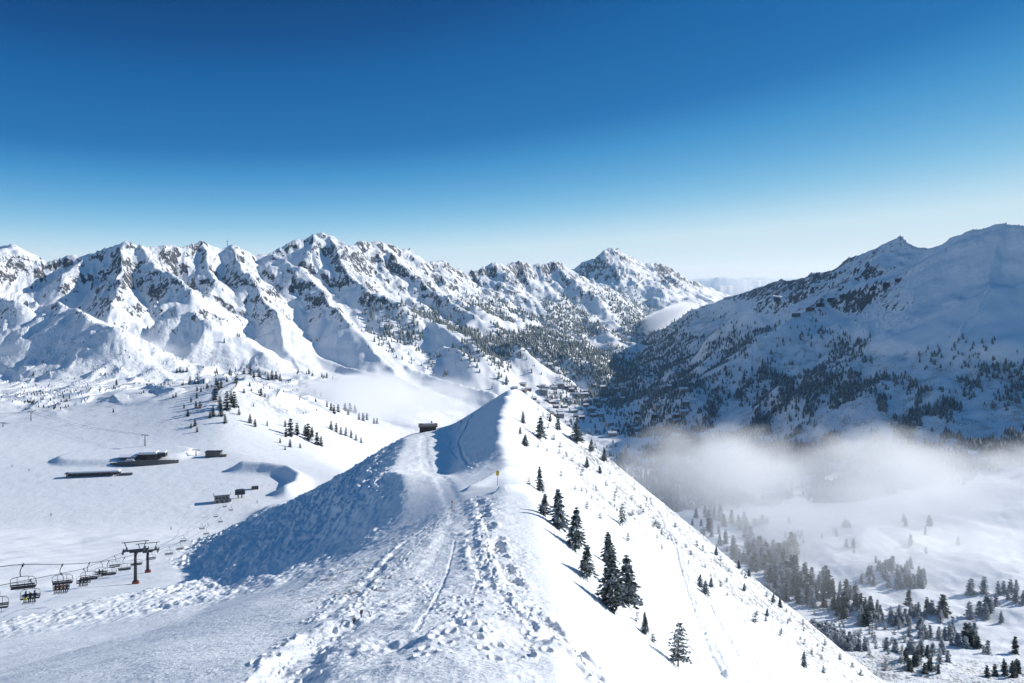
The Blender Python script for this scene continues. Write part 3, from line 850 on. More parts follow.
for k in range(70):
    u = tr_rng.random() ** 1.3; px = 535 + 300 * u
    lim = 388 + .81 * (px - 517)
    py = lim + tr_rng.uniform(4, 26 + 34 * (1 - u))
    if py < 680: tree_at(px, py, tr_rng.uniform(3.0, 7.0), 'bush', 'knee-high shrub pine poking through the snow of the sunny slope', 'shrubs on the sunny slope', name='shrub_pine', cat='shrub', frost=tr_rng.random() < .3)
# lower right valley
def patch(n, x0, x1, y0, y1, h0_, h1_, label, group, frost=0., kind='mid', slant=0., cat='tree', name='conifer_tree', wide=1.):
    done = 0; h0, h1 = h0_ * .95, h1_ * 1.02
    for k in range(n * 6):
        if done >= n: break
        u, w = tr_rng.random(), tr_rng.random()
        px, py = x0 + (x1 - x0) * u, y0 + (y1 - y0) * w + slant * (u - .5)
        p = spot(px, py)
        if p.y < 385: continue
        plant_tree(p, tr_rng.uniform(h0, h1) / F * p.y, kind, label, group, frost=tr_rng.random() < frost, cat=cat, name=name, wide=wide * tr_rng.uniform(.85, 1.2))
        done += 1
patch(28, 703, 752, 518, 548, 10, 14, 'grey frosted spruce in the strip of wood behind the slope edge', 'frosted trees behind the slope edge', .9, slant=22)
patch(36, 748, 796, 548, 568, 12, 17, 'dark spruce in the dense stand just right of the slope edge', 'trees of the dense valley stand', .35, slant=-6, wide=1.2)
patch(48, 765, 832, 570, 606, 13, 20, 'spruce in the large loose stand in the middle of the lower right valley', 'trees of the loose valley stand', .3, slant=10)
patch(36, 828, 874, 594, 622, 12, 17, 'spruce in the stand reaching down to the scrub', 'trees of the lower valley stand', .3, slant=18)
patch(12, 880, 932, 568, 592, 11, 16, 'hazy frosted tree at the lower edge of the cloud', 'frosted trees under the cloud', 1.)
patch(14, 966, 1003, 592, 624, 12, 18, 'frosted tree in the hazy clump near the right border', 'frosted trees near the right border', 1.)
patch(8, 1000, 1024, 585, 615, 10, 15, 'frosted tree at the right border under the cloud', 'frosted trees at the right border', 1.)
patch(10, 900, 960, 520, 560, 7, 11, 'pale tree half swallowed by the cloud', 'pale trees in the cloud', 1.)
for px, py, h, wd, lb in ((909,606,17,1.,'single spruce with a long shadow, leftmost of three on the open valley snow'),(927,612,15,1.,'single spruce in the middle of three on the open valley snow'),(943,614,20,1.3,'twin-trunked spruce, rightmost of three on the open valley snow'),
        (966,644,22,1.1,'tallest spruce of the dark clump with long shadows at lower right'),(972,646,15,1.3,'short spruce right of the tallest one in the dark clump'),(978,648,12,1.4,'bushy spruce at the right end of the dark clump'),
        (1015,653,17,1.,'lone spruce by the right border above the bottom corner'),(987,677,12,1.1,'left tree of the bottom corner pair'),(995,676,12,1.1,'right tree of the bottom corner pair')):
    tree_at(px, py, h, 'mid', lb, wide=wd)
patch(8, 1003, 1024, 668, 680, 11, 15, 'dark tree in the clump in the bottom right corner', 'trees in the bottom right corner')
patch(34, 813, 875, 615, 652, 4, 7, 'dark round shrub in the scrub below the valley stands', 'scrub below the valley stands', .2, 'bush', 14, 'shrub', 'shrub_pine')
patch(42, 872, 938, 634, 683, 5, 9, 'dark shrub in the thick scrub at the bottom of the valley', 'scrub at the bottom of the valley', .2, 'bush', 16, 'shrub', 'shrub_pine')
patch(14, 905, 940, 655, 683, 9, 14, 'dark young conifer rising from the thick scrub', 'young conifers in the scrub', .1)

# knoll on the left
knoll = [(215,400,14),(220,408,12),(227,410,19),(234,407,16),(213,416,10),(221,416,12),(225,423,9),(216,385,8),(218,390,10),(221,388,9),(231,403,12),(210,418,7)]
for px, py, h in knoll:
    tree_at(px, py, h, 'mid', 'dark tree in the dense column of trees down the knoll', 'column of trees on the knoll', wide=.95)
for px, py, h in ((177,373,5),(180,372,5),(183,373,4),(187,372,5),(190,382,6),(195,384,5),(198,384,5),(197,391,5),(201,392,5),(197,398,6),(191,402,5),(196,408,7),(200,408,7),(188,416,7),(195,426,7),(191,428,5),(197,432,5),(176,397,5),(173,398,4),(184,408,4),(239,415,6),(207,388,5),(204,383,4)):
    tree_at(px, py, h, 'mid', 'small dark tree scattered on the left part of the knoll', 'scattered trees on the knoll', wide=1.1)
for px, py, h in ((236,383,8),(244,374,6),(250,374,9),(254,377,6),(259,377,7),(244,393,5),(261,396,8),(265,397,4),(268,380,7),(272,379,9),(276,379,8),(280,381,7)):
    tree_at(px, py, h, 'mid', 'dark tree in the loose line along the top of the knoll', 'trees along the top of the knoll', wide=1.1)
for px, py, h in ((250,423,9),(255,427,8),(267,426,5),(290,436,18),(286,437,9),(297,435,12),(285,427,7),(308,440,17),(305,436,11),(317,445,13),(321,446,10),(290,447,8),(300,448,5),(280,443,5),(285,450,4),(312,437,9)):
    tree_at(px, py, h, 'mid', 'dark tree in the clump on the right foot of the knoll', 'trees at the right foot of the knoll')
for px, py, h in ((331,430,9),(336,432,9),(327,407,6),(331,411,8),(334,414,9),(338,412,8),(321,397,5),(315,395,5),(345,411,8),(350,412,9),(355,413,8),(348,415,6),(359,420,7),(363,421,8),(367,420,7),(374,424,6),(377,424,6),(341,435,8),(346,436,9),(351,438,8),(356,441,7),(361,443,6),(312,433,6)):
    tree_at(px, py, h, 'mid', 'tree fading into the low mist beyond the knoll', 'trees in the mist beyond the knoll', frost=px > 338)

# ------------------------------------------------------------------ far woods, one mass each
def wood(name, label, x0, x1, y0, y1, want, accept, h, mat, seed):
    r = np.random.default_rng(seed)
    px = r.uniform(x0, x1, want); yy = np.exp(r.uniform(math.log(y0), math.log(y1), want))
    x = (px - CX) / F * yy; z = ground(x, yy)
    pr = accept(x, yy, z, px)
    k = r.random(want) < pr
    x, yy, z = x[k], yy[k], z[k]; n = len(x)
    S = 5; V = []; Fc = []
    hh = r.uniform(*h, n) * np.exp(r.normal(0, .25, n))
    rad = hh * r.uniform(.17, .30, n)
    lay = ((.0, 1.0), (.42, .55), (.36, .8), (1.0, .02))
    ph = r.uniform(0, 6.28, n)
    ring = np.zeros((n, 4 * S, 3))
    for a, (t, rr2) in enumerate(lay):
        for s_ in range(S):
            an = ph + 2 * np.pi * s_ / S
            j = r.uniform(.7, 1.25, n)
            ring[:, a * S + s_, 0] = x + np.cos(an) * rad * rr2 * j
            ring[:, a * S + s_, 1] = yy + np.sin(an) * rad * rr2 * j
            ring[:, a * S + s_, 2] = z + hh * t - (.3 if a == 0 else 0)
    f = []
    for a in (0, 2):
        for s_ in range(S):
            f.append((a * S + s_, a * S + (s_ + 1) % S, (a + 1) * S + (s_ + 1) % S, (a + 1) * S + s_))
    f = np.array(f)
    q = (f[None] + (np.arange(n) * 4 * S)[:, None, None]).reshape(-1, 4).astype(np.int32)
    me = bpy.data.meshes.new(name)
    me.vertices.add(n * 4 * S); me.vertices.foreach_set('co', ring.astype(np.float32).ravel())
    me.loops.add(q.size); me.loops.foreach_set('vertex_index', q.ravel())
    me.polygons.add(len(q)); me.polygons.foreach_set('loop_start', np.arange(0, q.size, 4, dtype=np.int32))
    me.polygons.foreach_set('loop_total', np.full(len(q), 4, np.int32))
    me.update(calc_edges=True)
    o = link_mesh(name, me, mat)
    return tag(o, label, 'woodland', kind='stuff')
def sl(x, y): return slope_at(x, y)
def acc_left(x, y, z, px):
    d = fbm(x / 170 + 3, y / 230, 4); d2 = fbm(x / 45, y / 60, 3)
    return sstep(.0, .28, d + .35 * d2 + .10 + .22 * sstep(480, 560, px)) * sstep(-60, -150, z + 50 * d2) * np.clip(sstep(1900, 2300, y) + 0, 0, 1) * sstep(330, 420, px) * sstep(695, 625, px) * (.2 + .8 * sstep(-420, -370, z))
def acc_left2(x, y, z, px):
    d = fbm(x / 120 + 3, y / 160, 4)
    return .30 * sstep(.1, .4, d) * sstep(1500, 1700, y) * sstep(380, 330, px) * sstep(-90, -170, z)
def acc_right(x, y, z, px):
    d = fbm(x / 120 + 13, y / 150, 4); d2 = fbm(x / 28, y / 36, 3)
    lowr = sstep(-95, -185, z + 45 * d2)
    return np.clip(sstep(-.16, .42, d + .45 * d2) * lowr + .5 * sstep(-150, -230, z) * sstep(.0, .3, d2 + d), 0, 1) * sstep(590, 660, px) * (.35 + .65 * np.maximum(sstep(1500, 1200, y), sstep(-320, -260, z)))
def acc_town(x, y, z, px):
    d = fbm(x / 70 + 23, y / 90, 4)
    return .40 * sstep(.05, .3, d) * sstep(480, 520, px)
wood('distant_wood', 'dark conifer wood with clearings on the foot of the far left range', 330, 700, 1900, 5200, 60000, acc_left, (7, 13), NEEDLE, 1)
wood('distant_wood', 'thin scatter of far trees on the snowfields under the left peaks', -60, 380, 1500, 2300, 9000, acc_left2, (6, 10), NEEDLE, 2)
wood('distant_wood', 'shaded wood covering the lower flank of the right mountain', 570, 1120, 880, 3300, 150000, acc_right, (4, 9.5), FROST, 3)
wood('distant_wood', 'broken woodland and gardens around the valley village', 500, 760, 950, 2400, 9000, acc_town, (6, 11), FROST, 4)

# the many smaller trees of the lower right valley, as one wood
def merged_wood(name, label, n, box, h, seed):
    r = np.random.default_rng(seed)
    parts = []
    for k in mid_kinds[:3]:
        me = k[1]; v = np.empty(len(me.vertices) * 3, np.float32); me.vertices.foreach_get('co', v)
        parts.append(v.reshape(-1, 3))
    V = []; tot = 0
    x0, x1, y0, y1 = box
    while tot < n:
        px = r.uniform(x0, x1, 4000); yy = r.uniform(y0, y1, 4000); x = (px - CX) / F * yy; z = ground(x, yy)
        py = HY - F * z / yy
        dn = fbm(x / 46 + 7, yy / 60, 3) + .5 * fbm((x + yy) / 22, (yy - x) / 70, 2)
        keep = (r.random(4000) < sstep(.10, .42, dn)) & (z < -150) & (py < 700) & (py > 388 + .81 * (px - 517) - 130)
        for X, Yy, Zz, d in zip(x[keep], yy[keep], z[keep], dn[keep]):
            p_ = parts[r.integers(3)]; hh = r.uniform(*h) * (.55 + .6 * float(np.clip(d, 0, 1)))
            a = r.uniform(0, 6.28); c_, s_ = math.cos(a), math.sin(a); w = hh * r.uniform(.9, 1.25)
            V.append(np.stack([X + (p_[:, 0] * c_ - p_[:, 1] * s_) * w, Yy + (p_[:, 0] * s_ + p_[:, 1] * c_) * w, Zz + p_[:, 2] * hh], -1))
            tot += 1
            if tot >= n: break
    v = np.concatenate(V).astype(np.float32); nq = len(v) // 4
    me = bpy.data.meshes.new(name)
    me.vertices.add(len(v)); me.vertices.foreach_set('co', v.ravel())
    me.loops.add(nq * 4); me.loops.foreach_set('vertex_index', np.arange(nq * 4, dtype=np.int32))
    me.polygons.add(nq); me.polygons.foreach_set('loop_start', np.arange(0, nq * 4, 4, dtype=np.int32)); me.polygons.foreach_set('loop_total', np.full(nq, 4, np.int32))
    me.update(calc_edges=True)
    return tag(link_mesh(name, me, FROST), label, 'woodland', kind='stuff')
merged_wood('valley_wood', 'bands of small frosted trees running down the lower right valley', 620, (690, 1060, 400, 800), (6, 12), 21)

def acc_plateau(x, y, z, px):
    d = fbm(x / 70 + 3, y / 90, 3) + .5 * fbm(x / 20, y / 26, 2)
    return .9 * sstep(.0, .4, d) * sstep(330, 300, px) * sstep(770, 850, y)
wood('dwarf_pines', 'dark dwarf pines and boulders dotted over the hummocks of the left plateau', -150, 330, 760, 1600, 5200, acc_plateau, (1.8, 4.0), NEEDLE_DARK, 31)
# ------------------------------------------------------------------ chairlift
STEEL = plain('galvanised_steel', (.16, .17, .18), .45, .6, .2)
DARKSTEEL = plain('dark_painted_steel', (.035, .04, .045), .5, .3, .3)
REDOXIDE = plain('rust_red_primer', (.22, .055, .035), .7)
CUSHION = plain('black_seat_cushion', (.02, .022, .026), .7)
ROPE = plain('wire_rope', (.05, .052, .056), .5, .5)
CONCRETE = plain('concrete', (.30, .30, .29), .85)
WOOD = plain('dark_timber', (.085, .058, .042), .8, 0, .4, 1.5)
GREYWOOD = plain('weathered_boards', (.16, .14, .12), .85, 0, .3, 1.5)
GLASS = plain('window_glass', (.03, .04, .05), .12, 0, .1)
ROOFSNOW = plain('roof_snow', (.86, .88, .91), .8, 0, .03)
STONE = plain('dark_stone', (.10, .10, .105), .9, 0, .4, .8)
PLASTER = plain('grey_render', (.24, .245, .25), .85, 0, .12)

A0 = Vector(P(23, 564, 87)); A1 = Vector(P(147, 549.5, 212))
ld = (A1 - A0); ldh = Vector((ld.x, ld.y, 0)).normalized(); perp = Vector((-ldh.y, ldh.x, 0))
if perp.x > 0: perp = -perp                       # points to the left hand rope
GAUGE = 5.6
B1 = A1 + perp * GAUGE
line_rz = math.atan2(ldh.y, ldh.x) - math.pi / 2
T2 = A1 + ldh * 32 + perp * GAUGE * .5
T2.z = P(157, 551, T2.y)[2]
def ropeA(y):
    t = (y - A0.y) / (A1.y - A0.y)
    p = A0 + ld * t
    p.z -= 1.2 * (4 * t * (1 - t)) * (1 if 0 < t < 1 else 0)
    return p
def ropeB(y):
    t = (y + .33 * GAUGE - A0.y) / (A1.y - A0.y)
    p = A0 + ld * t + perp * GAUGE
    p.z -= 2.4 * min(1, max(0, (1 - t) * 2.2))
    return p
def tower(cx, top_z, label):
    gz = float(ground(cx.x, cx.y))
    H = top_z - gz
    t = thing('lift_tower', (cx.x, cx.y, gz), line_rz, label, 'lift tower', 'chairlift towers')
    MB().box((0, 0, .15), (1.9, 1.9, 1.1), taper=.8).build('foundation', REDOXIDE, t)
    MB().tube([(0, 0, .4), (0, 0, H - .1)], [.46, .34], 14).build('pole', DARKSTEEL, t, True)
    MB().box((0, 0, H), (GAUGE + .7, .5, .42)).box((0, 0, H - .42), (GAUGE * .5, .3, .4)).build('crossarm', DARKSTEEL, t)
    fr = MB()
    for s in (-1, 1):
        fr.tube([(s * (GAUGE * .5 - .9), 0, H + .2), (s * (GAUGE * .5 - .2), 0, H + 2.2)], .11)
    fr.tube([(-GAUGE * .5 - .5, 0, H + 2.25), (GAUGE * .5 + .5, 0, H + 2.25)], .11)
    fr.build('lifting_frame', DARKSTEEL, t)
    for s in (-1, 1):
        sh = MB().box((s * GAUGE * .5, 0, H - .32), (.16, 3.6, .24)).build('sheave_beam', DARKSTEEL, t)
        w = MB()
        for k in range(6):
            y = -1.6 + k * .64
            w.tube([(s * GAUGE * .5 - .1 + s * .22, y, H - .1), (s * GAUGE * .5 + .1 + s * .22, y, H - .1)], .25, 10)
        w.build('sheave_wheels', STEEL, sh)
        MB().box((s * (GAUGE * .5 - .55), 0, H + .26), (.5, 3.4, .07)).build('catwalk', STEEL, t)
    ladder = MB()
    for s in (-.2, .2): ladder.tube([(s, -.62, .6), (s, -.48, H)], .03, 4)
    for k in range(int(H / .4)): ladder.tube([(-.2, -.6 + .14 * k * .4 / H, .8 + k * .4), (.2, -.6 + .14 * k * .4 / H, .8 + k * .4)], .02, 4)
    ladder.build('ladder', STEEL, t)
    return t
tower(A1 + perp * GAUGE * .5, A1.z + .15, 'left and nearer of the two dark chairlift towers, with rust red foot')
tower(T2, T2.z + .15, 'right and farther chairlift tower, its foot hidden by the mogul slope')

stn_p = spot(226, 503)
ST_A = Vector((stn_p.x + 9, stn_p.y - 6, stn_p.z + 4.5)); ST_B = ST_A + perp * GAUGE
MIDT = spot(213, 523); mid_y = stn_p.y - 60
def after(a, b, y):
    t = (y - a.y) / (b.y - a.y); p = a.lerp(b, t); p.z -= 9 * t * (1 - t) * 4 * .5; return p
A2 = T2 - perp * GAUGE * .5; B2 = T2 + perp * GAUGE * .5
def rope_pts(fn, a1, a2, end):
    pts = [fn(y) for y in np.linspace(38, a1.y, 24)] + [a2]
    return pts + [after(a2, end, y) for y in np.linspace(a2.y, end.y, 24)[1:]]
ra = MB().tube(rope_pts(ropeA, A1, A2, ST_A), .045, 5).build('haul_rope', ROPE); tag(ra, 'upper steel rope of the chairlift, carrying the empty chairs', 'cable', 'chairlift ropes')
rb = MB().tube(rope_pts(ropeB, B1, B2, ST_B), .045, 5).build('haul_rope', ROPE); tag(rb, 'lower steel rope of the chairlift, carrying the riders', 'cable', 'chairlift ropes')

def make_chair():
    t = thing('lift_chair', (0, 0, 0))
    Wd = 1.2
    g = MB().box((0, 0, 2.62), (.16, .5, .2)); g.tube([(0, 0, 2.6), (.03, .02, 2.45), (.22, .05, 2.2), (.28, .05, 1.8), (.22, .05, 1.42)], .05, 8)
    g.build('hanger', DARKSTEEL, t, True)
    f = MB()
    f.tube([(-Wd, -.3, .12), (-Wd - .06, -.12, .6), (-Wd + .02, .02, 1.08), (-Wd + .22, .05, 1.28), (-.3, .05, 1.38), (.3, .05, 1.38), (Wd - .22, .05, 1.28), (Wd - .02, .02, 1.08), (Wd + .06, -.12, .6), (Wd, -.3, .12)], .038, 6)
    f.tube([(-.55, .05, 1.36), (-.55, .1, .2)], .028, 5).tube([(.55, .05, 1.36), (.55, .1, .2)], .028, 5)
    f.build('frame', STEEL, t, True)
    s_ = MB().box((0, -.2, .1), (2.36, .5, .12), rx=math.radians(-6)).build('seat', CUSHION, t)
    b_ = MB()
    for k in range(2): b_.box((0, .1, .3 + .2 * k), (2.3, .06, .15), rx=math.radians(-8))
    b_.build('backrest', CUSHION, t)
    r_ = MB().tube([(-Wd, -.1, .62), (-Wd, -.62, .52), (Wd, -.62, .52), (Wd, -.1, .62)], .024, 5)
    for k in (-.6, 0, .6): r_.tube([(k, -.62, .52), (k, -.66, -.3)], .02, 4)
    r_.tube([(-.9, -.66, -.3), (.9, -.66, -.3)], .02, 4)
    r_.build('safety_bar', STEEL, t)
    return t
chair0 = make_chair(); first = [True]
def place_chair(p, rz, label, group='chairs on the chairlift'):
    o = chair0 if first[0] else copy_tree(chair0)
    first[0] = False
    o.location = (p.x, p.y, p.z - 2.72); o.rotation_euler = (0, 0, rz)
    tag(o, label, 'lift chair', group); return o
la = ['large empty chair nearest the camera on the upper rope, at far left', 'second empty chair from the left on the upper rope', 'third chair from the left on the upper rope, above dark riders', 'fourth empty chair from the left on the upper rope', 'chair on the upper rope just left of the towers', 'chair on the upper rope right beside the nearer tower']
for y, lb in zip((87, 107, 127, 147, 168, 189), la): place_chair(ropeA(y), line_rz + math.pi, lb)
lb_ = ['half cut off chair at the left border on the lower rope', 'chair on the lower rope with a rider in yellow trousers', 'chair on the lower rope with a rider in brown', 'chair on the lower rope with a tight dark group', 'chair on the lower rope behind the third upper chair', 'distant chair on the lower rope left of the towers']
ys_b = (97.5, 113.5, 134, 154, 174, 194)
bch = [place_chair(ropeB(y), line_rz, lb) for y, lb in zip(ys_b, lb_)]
for y in (222, 262, 285):
    place_chair(after(A2, ST_A, y) if y > A2.y else A1.lerp(A2, (y - A1.y) / (A2.y - A1.y)), line_rz, {222: 'chair hanging between the two towers', 262: 'first chair behind the farther tower', 285: 'second chair behind the farther tower'}[y])
for k, y in enumerate((330, 360, 390, 420, 450, 480, 500)):
    place_chair(after(A2 if k % 2 else B2, ST_A if k % 2 else ST_B, y), line_rz, 'tiny far chair near the bottom station of the lift', 'far chairs near the bottom station')

# ------------------------------------------------------------------ people
def skin_mesh(name, joints, edges, subdiv=1):
    me = bpy.data.meshes.new(name); me.from_pydata([j[:3] for j in joints], edges, [])
    o = bpy.data.objects.new(name, me); C.objects.link(o)
    md = o.modifiers.new('s', 'SKIN'); o.modifiers.new('u', 'SUBSURF').levels = subdiv
    for i, j in enumerate(joints):
        me.skin_vertices[0].data[i].radius = (j[3], j[4] if len(j) > 4 else j[3])
        me.skin_vertices[0].data[i].use_root = i == 0
    dg = bpy.context.evaluated_depsgraph_get()
    out = bpy.data.meshes.new_from_object(o.evaluated_get(dg))
    bpy.data.objects.remove(o); bpy.data.meshes.remove(me)
    out.polygons.foreach_set('use_smooth', [True] * len(out.polygons))
    return out
ED = [(0,1),(1,2),(2,3),(3,4),(2,5),(5,6),(6,7),(2,8),(8,9),(9,10),(0,11),(11,12),(12,13),(13,14),(0,15),(15,16),(16,17),(17,18)]
def stand_j():
    return [(0,0,.95,.15,.12),(0,0,1.2,.15,.11),(0,.01,1.42,.17,.11),(0,0,1.54,.06),(0,-.02,1.67,.10,.115),
            (.21,0,1.42,.075),(.31,-.06,1.18,.055),(.32,-.24,1.02,.042),(-.21,0,1.42,.075),(-.31,-.06,1.18,.055),(-.32,-.24,1.02,.042),
            (.11,0,.86,.105),(.13,-.08,.5,.08),(.13,.0,.12,.07),(.13,-.16,.06,.055),(-.11,0,.86,.105),(-.13,-.08,.5,.08),(-.13,0,.12,.07),(-.13,-.16,.06,.055)]
def sit_j():
    return [(0,0,.14,.16,.13),(0,.02,.4,.15,.12),(0,.02,.62,.18,.12),(0,0,.75,.06),(0,-.03,.88,.10,.115),
            (.22,0,.6,.075),(.28,-.1,.38,.055),(.18,-.36,.36,.042),(-.22,0,.6,.075),(-.28,-.1,.38,.055),(-.18,-.36,.36,.042),
            (.11,-.08,.12,.11),(.13,-.46,.1,.085),(.13,-.5,-.3,.07),(.13,-.66,-.36,.055),(-.11,-.08,.12,.11),(-.13,-.46,.1,.085),(-.13,-.5,-.3,.07),(-.13,-.66,-.36,.055)]
def body(joints, jacket, trousers, boots, seat):
    me = skin_mesh('body', joints, ED)
    for m in (jacket, trousers, SKIN_, boots): me.materials.append(m)
    hz_ = joints[0][2]; neck = joints[3][2]
    for p in me.polygons:
        c = p.center
        if c.z > neck: p.material_index = 2
        elif seat: p.material_index = 3 if c.z < -.22 else 1 if (c.z < .2 and c.y < .3) else 0
        else: p.material_index = 3 if c.z < .2 else 1 if c.z < .95 else 0
    return me
SKIN_ = plain('skin', (.45, .28, .2), .6)
cl = {k: plain('cloth_' + k, c, .85) for k, c in dict(navy=(.02,.03,.07), black=(.018,.018,.02), brown=(.16,.08,.035), yellow=(.62,.62,.04), red=(.5,.03,.02), grey=(.12,.13,.14), teal=(.03,.12,.14), orange=(.55,.16,.03)).items()}
BOOT = plain('ski_boot', (.03, .03, .032), .4)
HELM = {k: plain('helmet_' + k, c, .35) for k, c in dict(black=(.02,.02,.022), white=(.7,.7,.7), red=(.45,.03,.03)).items()}
def blob(c, r):
    m = MB(); K = 8
    for i in range(5):
        for j in range(K):
            p0 = math.pi * (i / 5 * .62); p1 = math.pi * ((i + 1) / 5 * .62)
            a0, a1 = 2 * math.pi * j / K, 2 * math.pi * (j + 1) / K
            q = lambda p, a: (c[0] + r * math.sin(p) * math.cos(a), c[1] + r * 1.12 * math.sin(p) * math.sin(a), c[2] + r * math.cos(p))
            m.quad([q(p0, a0), q(p1, a0), q(p1, a1), q(p0, a1)])
    return m
def ski(x, y, z, tilt=0.):
    m = MB()
    pts = [(-.9, -.0), (-.3, 0), (.55, 0), (.8, .05), (.9, .14)]
    for (a, h0), (b, h1) in zip(pts[:-1], pts[1:]):
        for s in (1,):
            m.quad([(x - .045, y - a, z + h0 + a * tilt), (x + .045, y - a, z + h0 + a * tilt), (x + .045, y - b, z + h1 + b * tilt), (x - .045, y - b, z + h1 + b * tilt)])
            m.quad([(x - .045, y - a, z + h0 + .03 + a * tilt), (x + .045, y - a, z + h0 + .03 + a * tilt), (x + .045, y - b, z + h1 + .03 + b * tilt), (x - .045, y - b, z + h1 + .03 + b * tilt)])
    return m
def person(loc, rz, jacket, trousers, helm, label, seated=False, skis=True, group=None):
    t = thing('person', loc, rz, label, 'person', group)
    me = body(sit_j() if seated else stand_j(), cl[jacket], cl[trousers], BOOT, seated)
    link_mesh('body', me, None, t)
    hz_ = .9 if seated else 1.69
    blob((0, -.03 if seated else -.02, hz_ + .02), .135).build('helmet', HELM[helm], t, True)
    MB().box((0, -.135, hz_ - .02), (.17, .05, .075)).build('goggles', CUSHION, t)
    if skis:
        for s in (-1, 1):
            (ski(s * .13, -.6, -.46, .12) if seated else ski(s * .13, -.08, .005)).build('ski', cl['red' if helm == 'red' else 'grey'], t)
    return t
def seat_people(ch, spec):
    n = len(spec)
    for k, (j, tr_, h, lb) in enumerate(spec):
        off = (k - (n - 1) / 2) * .56
        loc = Matrix.Rotation(ch.rotation_euler.z, 4, 'Z') @ Vector((off, -.12, .1)) + Vector(ch.location)
        person(loc, ch.rotation_euler.z, j, tr_, h, lb, True)
seat_people(bch[1], [('navy', 'yellow', 'black', 'seated rider in navy jacket and bright yellow trousers'), ('black', 'black', 'white', 'seated rider in black with white helmet beside yellow trousers'), ('navy', 'black', 'black', 'seated rider in navy with black helmet, at the end beside the white helmet')])
seat_people(bch[2], [('brown', 'brown', 'black', 'seated rider all in brown on the third riders\' chair'), ('brown', 'black', 'white', 'seated rider in brown jacket and black trousers with white helmet'), ('orange', 'black', 'black', 'seated rider in dull orange jacket on the lift'), ('teal', 'black', 'black', 'seated rider in teal jacket at the end of the chair of four')])
seat_people(bch[3], [('black', 'black', 'red', 'seated rider in black with red helmet and skis'), ('teal', 'black', 'black', 'seated rider in teal in the middle of the dark group'), ('black', 'grey', 'black', 'seated rider in black jacket and grey trousers')])
seat_people(bch[4], [('black', 'black', 'black', 'seated rider in black, one of two on the chair left of the towers'), ('grey', 'black', 'white', 'seated rider in grey, one of two on the chair left of the towers')])
for px, py, rz, j, tr_, h, lb, sk in ((461, 424, .5, 'red', 'black', 'black', 'person in red jacket standing on the shoulder beside the ridge hut', False), (257, 503, 1.2, 'black', 'black', 'black', 'skier in black standing by the shaded bank near the lift station', True),
        (171, 530, .4, 'navy', 'black', 'black', 'skier in navy gliding on the piste right of the towers', True), (205, 527, 2.0, 'grey', 'black', 'white', 'left skier of the pair below the bottom station', True), (208, 526, 2.4, 'black', 'grey', 'black', 'right skier of the pair below the bottom station', True),
        (12, 467, 1, 'black', 'navy', 'black', 'far skier at the left border on the lake piste', True), (29, 471, 1, 'brown', 'black', 'black', 'far skier second from the left border on the lake piste', True), (51, 516, 1, 'black', 'black', 'black', 'skier alone on the white snow of the lake shore', True)):
    person(spot(px, py), rz, j, tr_, h, lb, False, sk)

# ------------------------------------------------------------------ buildings
def windows(parent, x0, x1, n, z, w, h, y, axis='x'):
    for k in range(n):
        x = x0 + (x1 - x0) * (k + .5) / n
        if axis == 'x': fr = MB().box((x, y, z), (w, .12, h)).build('window', GREYWOOD, parent); MB().box((x, y - .07, z), (w * .82, .06, h * .82)).build('pane', GLASS, fr)
        else: fr = MB().box((y, x, z), (.12, w, h)).build('window', GREYWOOD, parent); MB().box((y + .07, x, z), (.06, w * .82, h * .82)).build('pane', GLASS, fr)
def gable(mb, c, d, rise, over=.6):
    x, y, z = c; a, b = d[0] / 2 + over, d[1] / 2 + over
    mb.quad([(x - a, y - b, z), (x + a, y - b, z), (x + a, y, z + rise), (x - a, y, z + rise)]).quad([(x - a, y, z + rise), (x + a, y, z + rise), (x + a, y + b, z), (x - a, y + b, z)])
    mb.quad([(x - a, y - b, z - .45), (x - a, y, z + rise - .45), (x - a, y, z + rise), (x - a, y - b, z)]).quad([(x + a, y - b, z - .45), (x + a, y, z + rise - .45), (x + a, y, z + rise), (x + a, y - b, z)])
    mb.quad([(x - a, y + b, z - .45), (x - a, y, z + rise - .45), (x - a, y, z + rise), (x - a, y + b, z)]).quad([(x + a, y + b, z - .45), (x + a, y, z + rise - .45), (x + a, y, z + rise), (x + a, y + b, z)])
    mb.quad([(x - a, y - b, z - .45), (x + a, y - b, z - .45), (x + a, y - b, z), (x - a, y - b, z)])
    mb.quad([(x - a, y + b, z - .45), (x + a, y + b, z - .45), (x + a, y + b, z), (x - a, y + b, z)])
    return mb
# hut on the shoulder of the ridge
p = spot(428, 431)
h = thing('mountain_hut', p, .1, 'dark timber hut with snowy roof on the shoulder of the ridge', 'hut')
h.scale = (1.0, .95, 1.0)
MB().box((0, 1.5, .9), (7.2, 4.5, 2.8)).box((-2.6, -1.0, .6), (2.2, 2.0, 2.2)).build('wall', WOOD, h)
gable(MB(), (0, 1.5, 2.35), (7.2, 4.5), .9).build('roof', GREYWOOD, h)
MB().box((0, 1.5, 2.95), (5.6, 2.6, .5), taper=.8).build('roof_snow', ROOFSNOW, h)
windows(h, -.9, 3.2, 3, 1.15, .8, .9, -.8)
MB().box((4.6, 0, .2), (2.6, 3.4, .5)).tube([(5.8, -1.6, .3), (5.8, -1.6, 1.3)], .06).tube([(3.5, -1.6, 1.3), (5.8, -1.6, 1.3), (5.8, 1.6, 1.3)], .05).build('terrace', WOOD, h)
MB().box((1.6, 2.1, 3.4), (.6, .6, 1.2)).build('chimney', STONE, h)
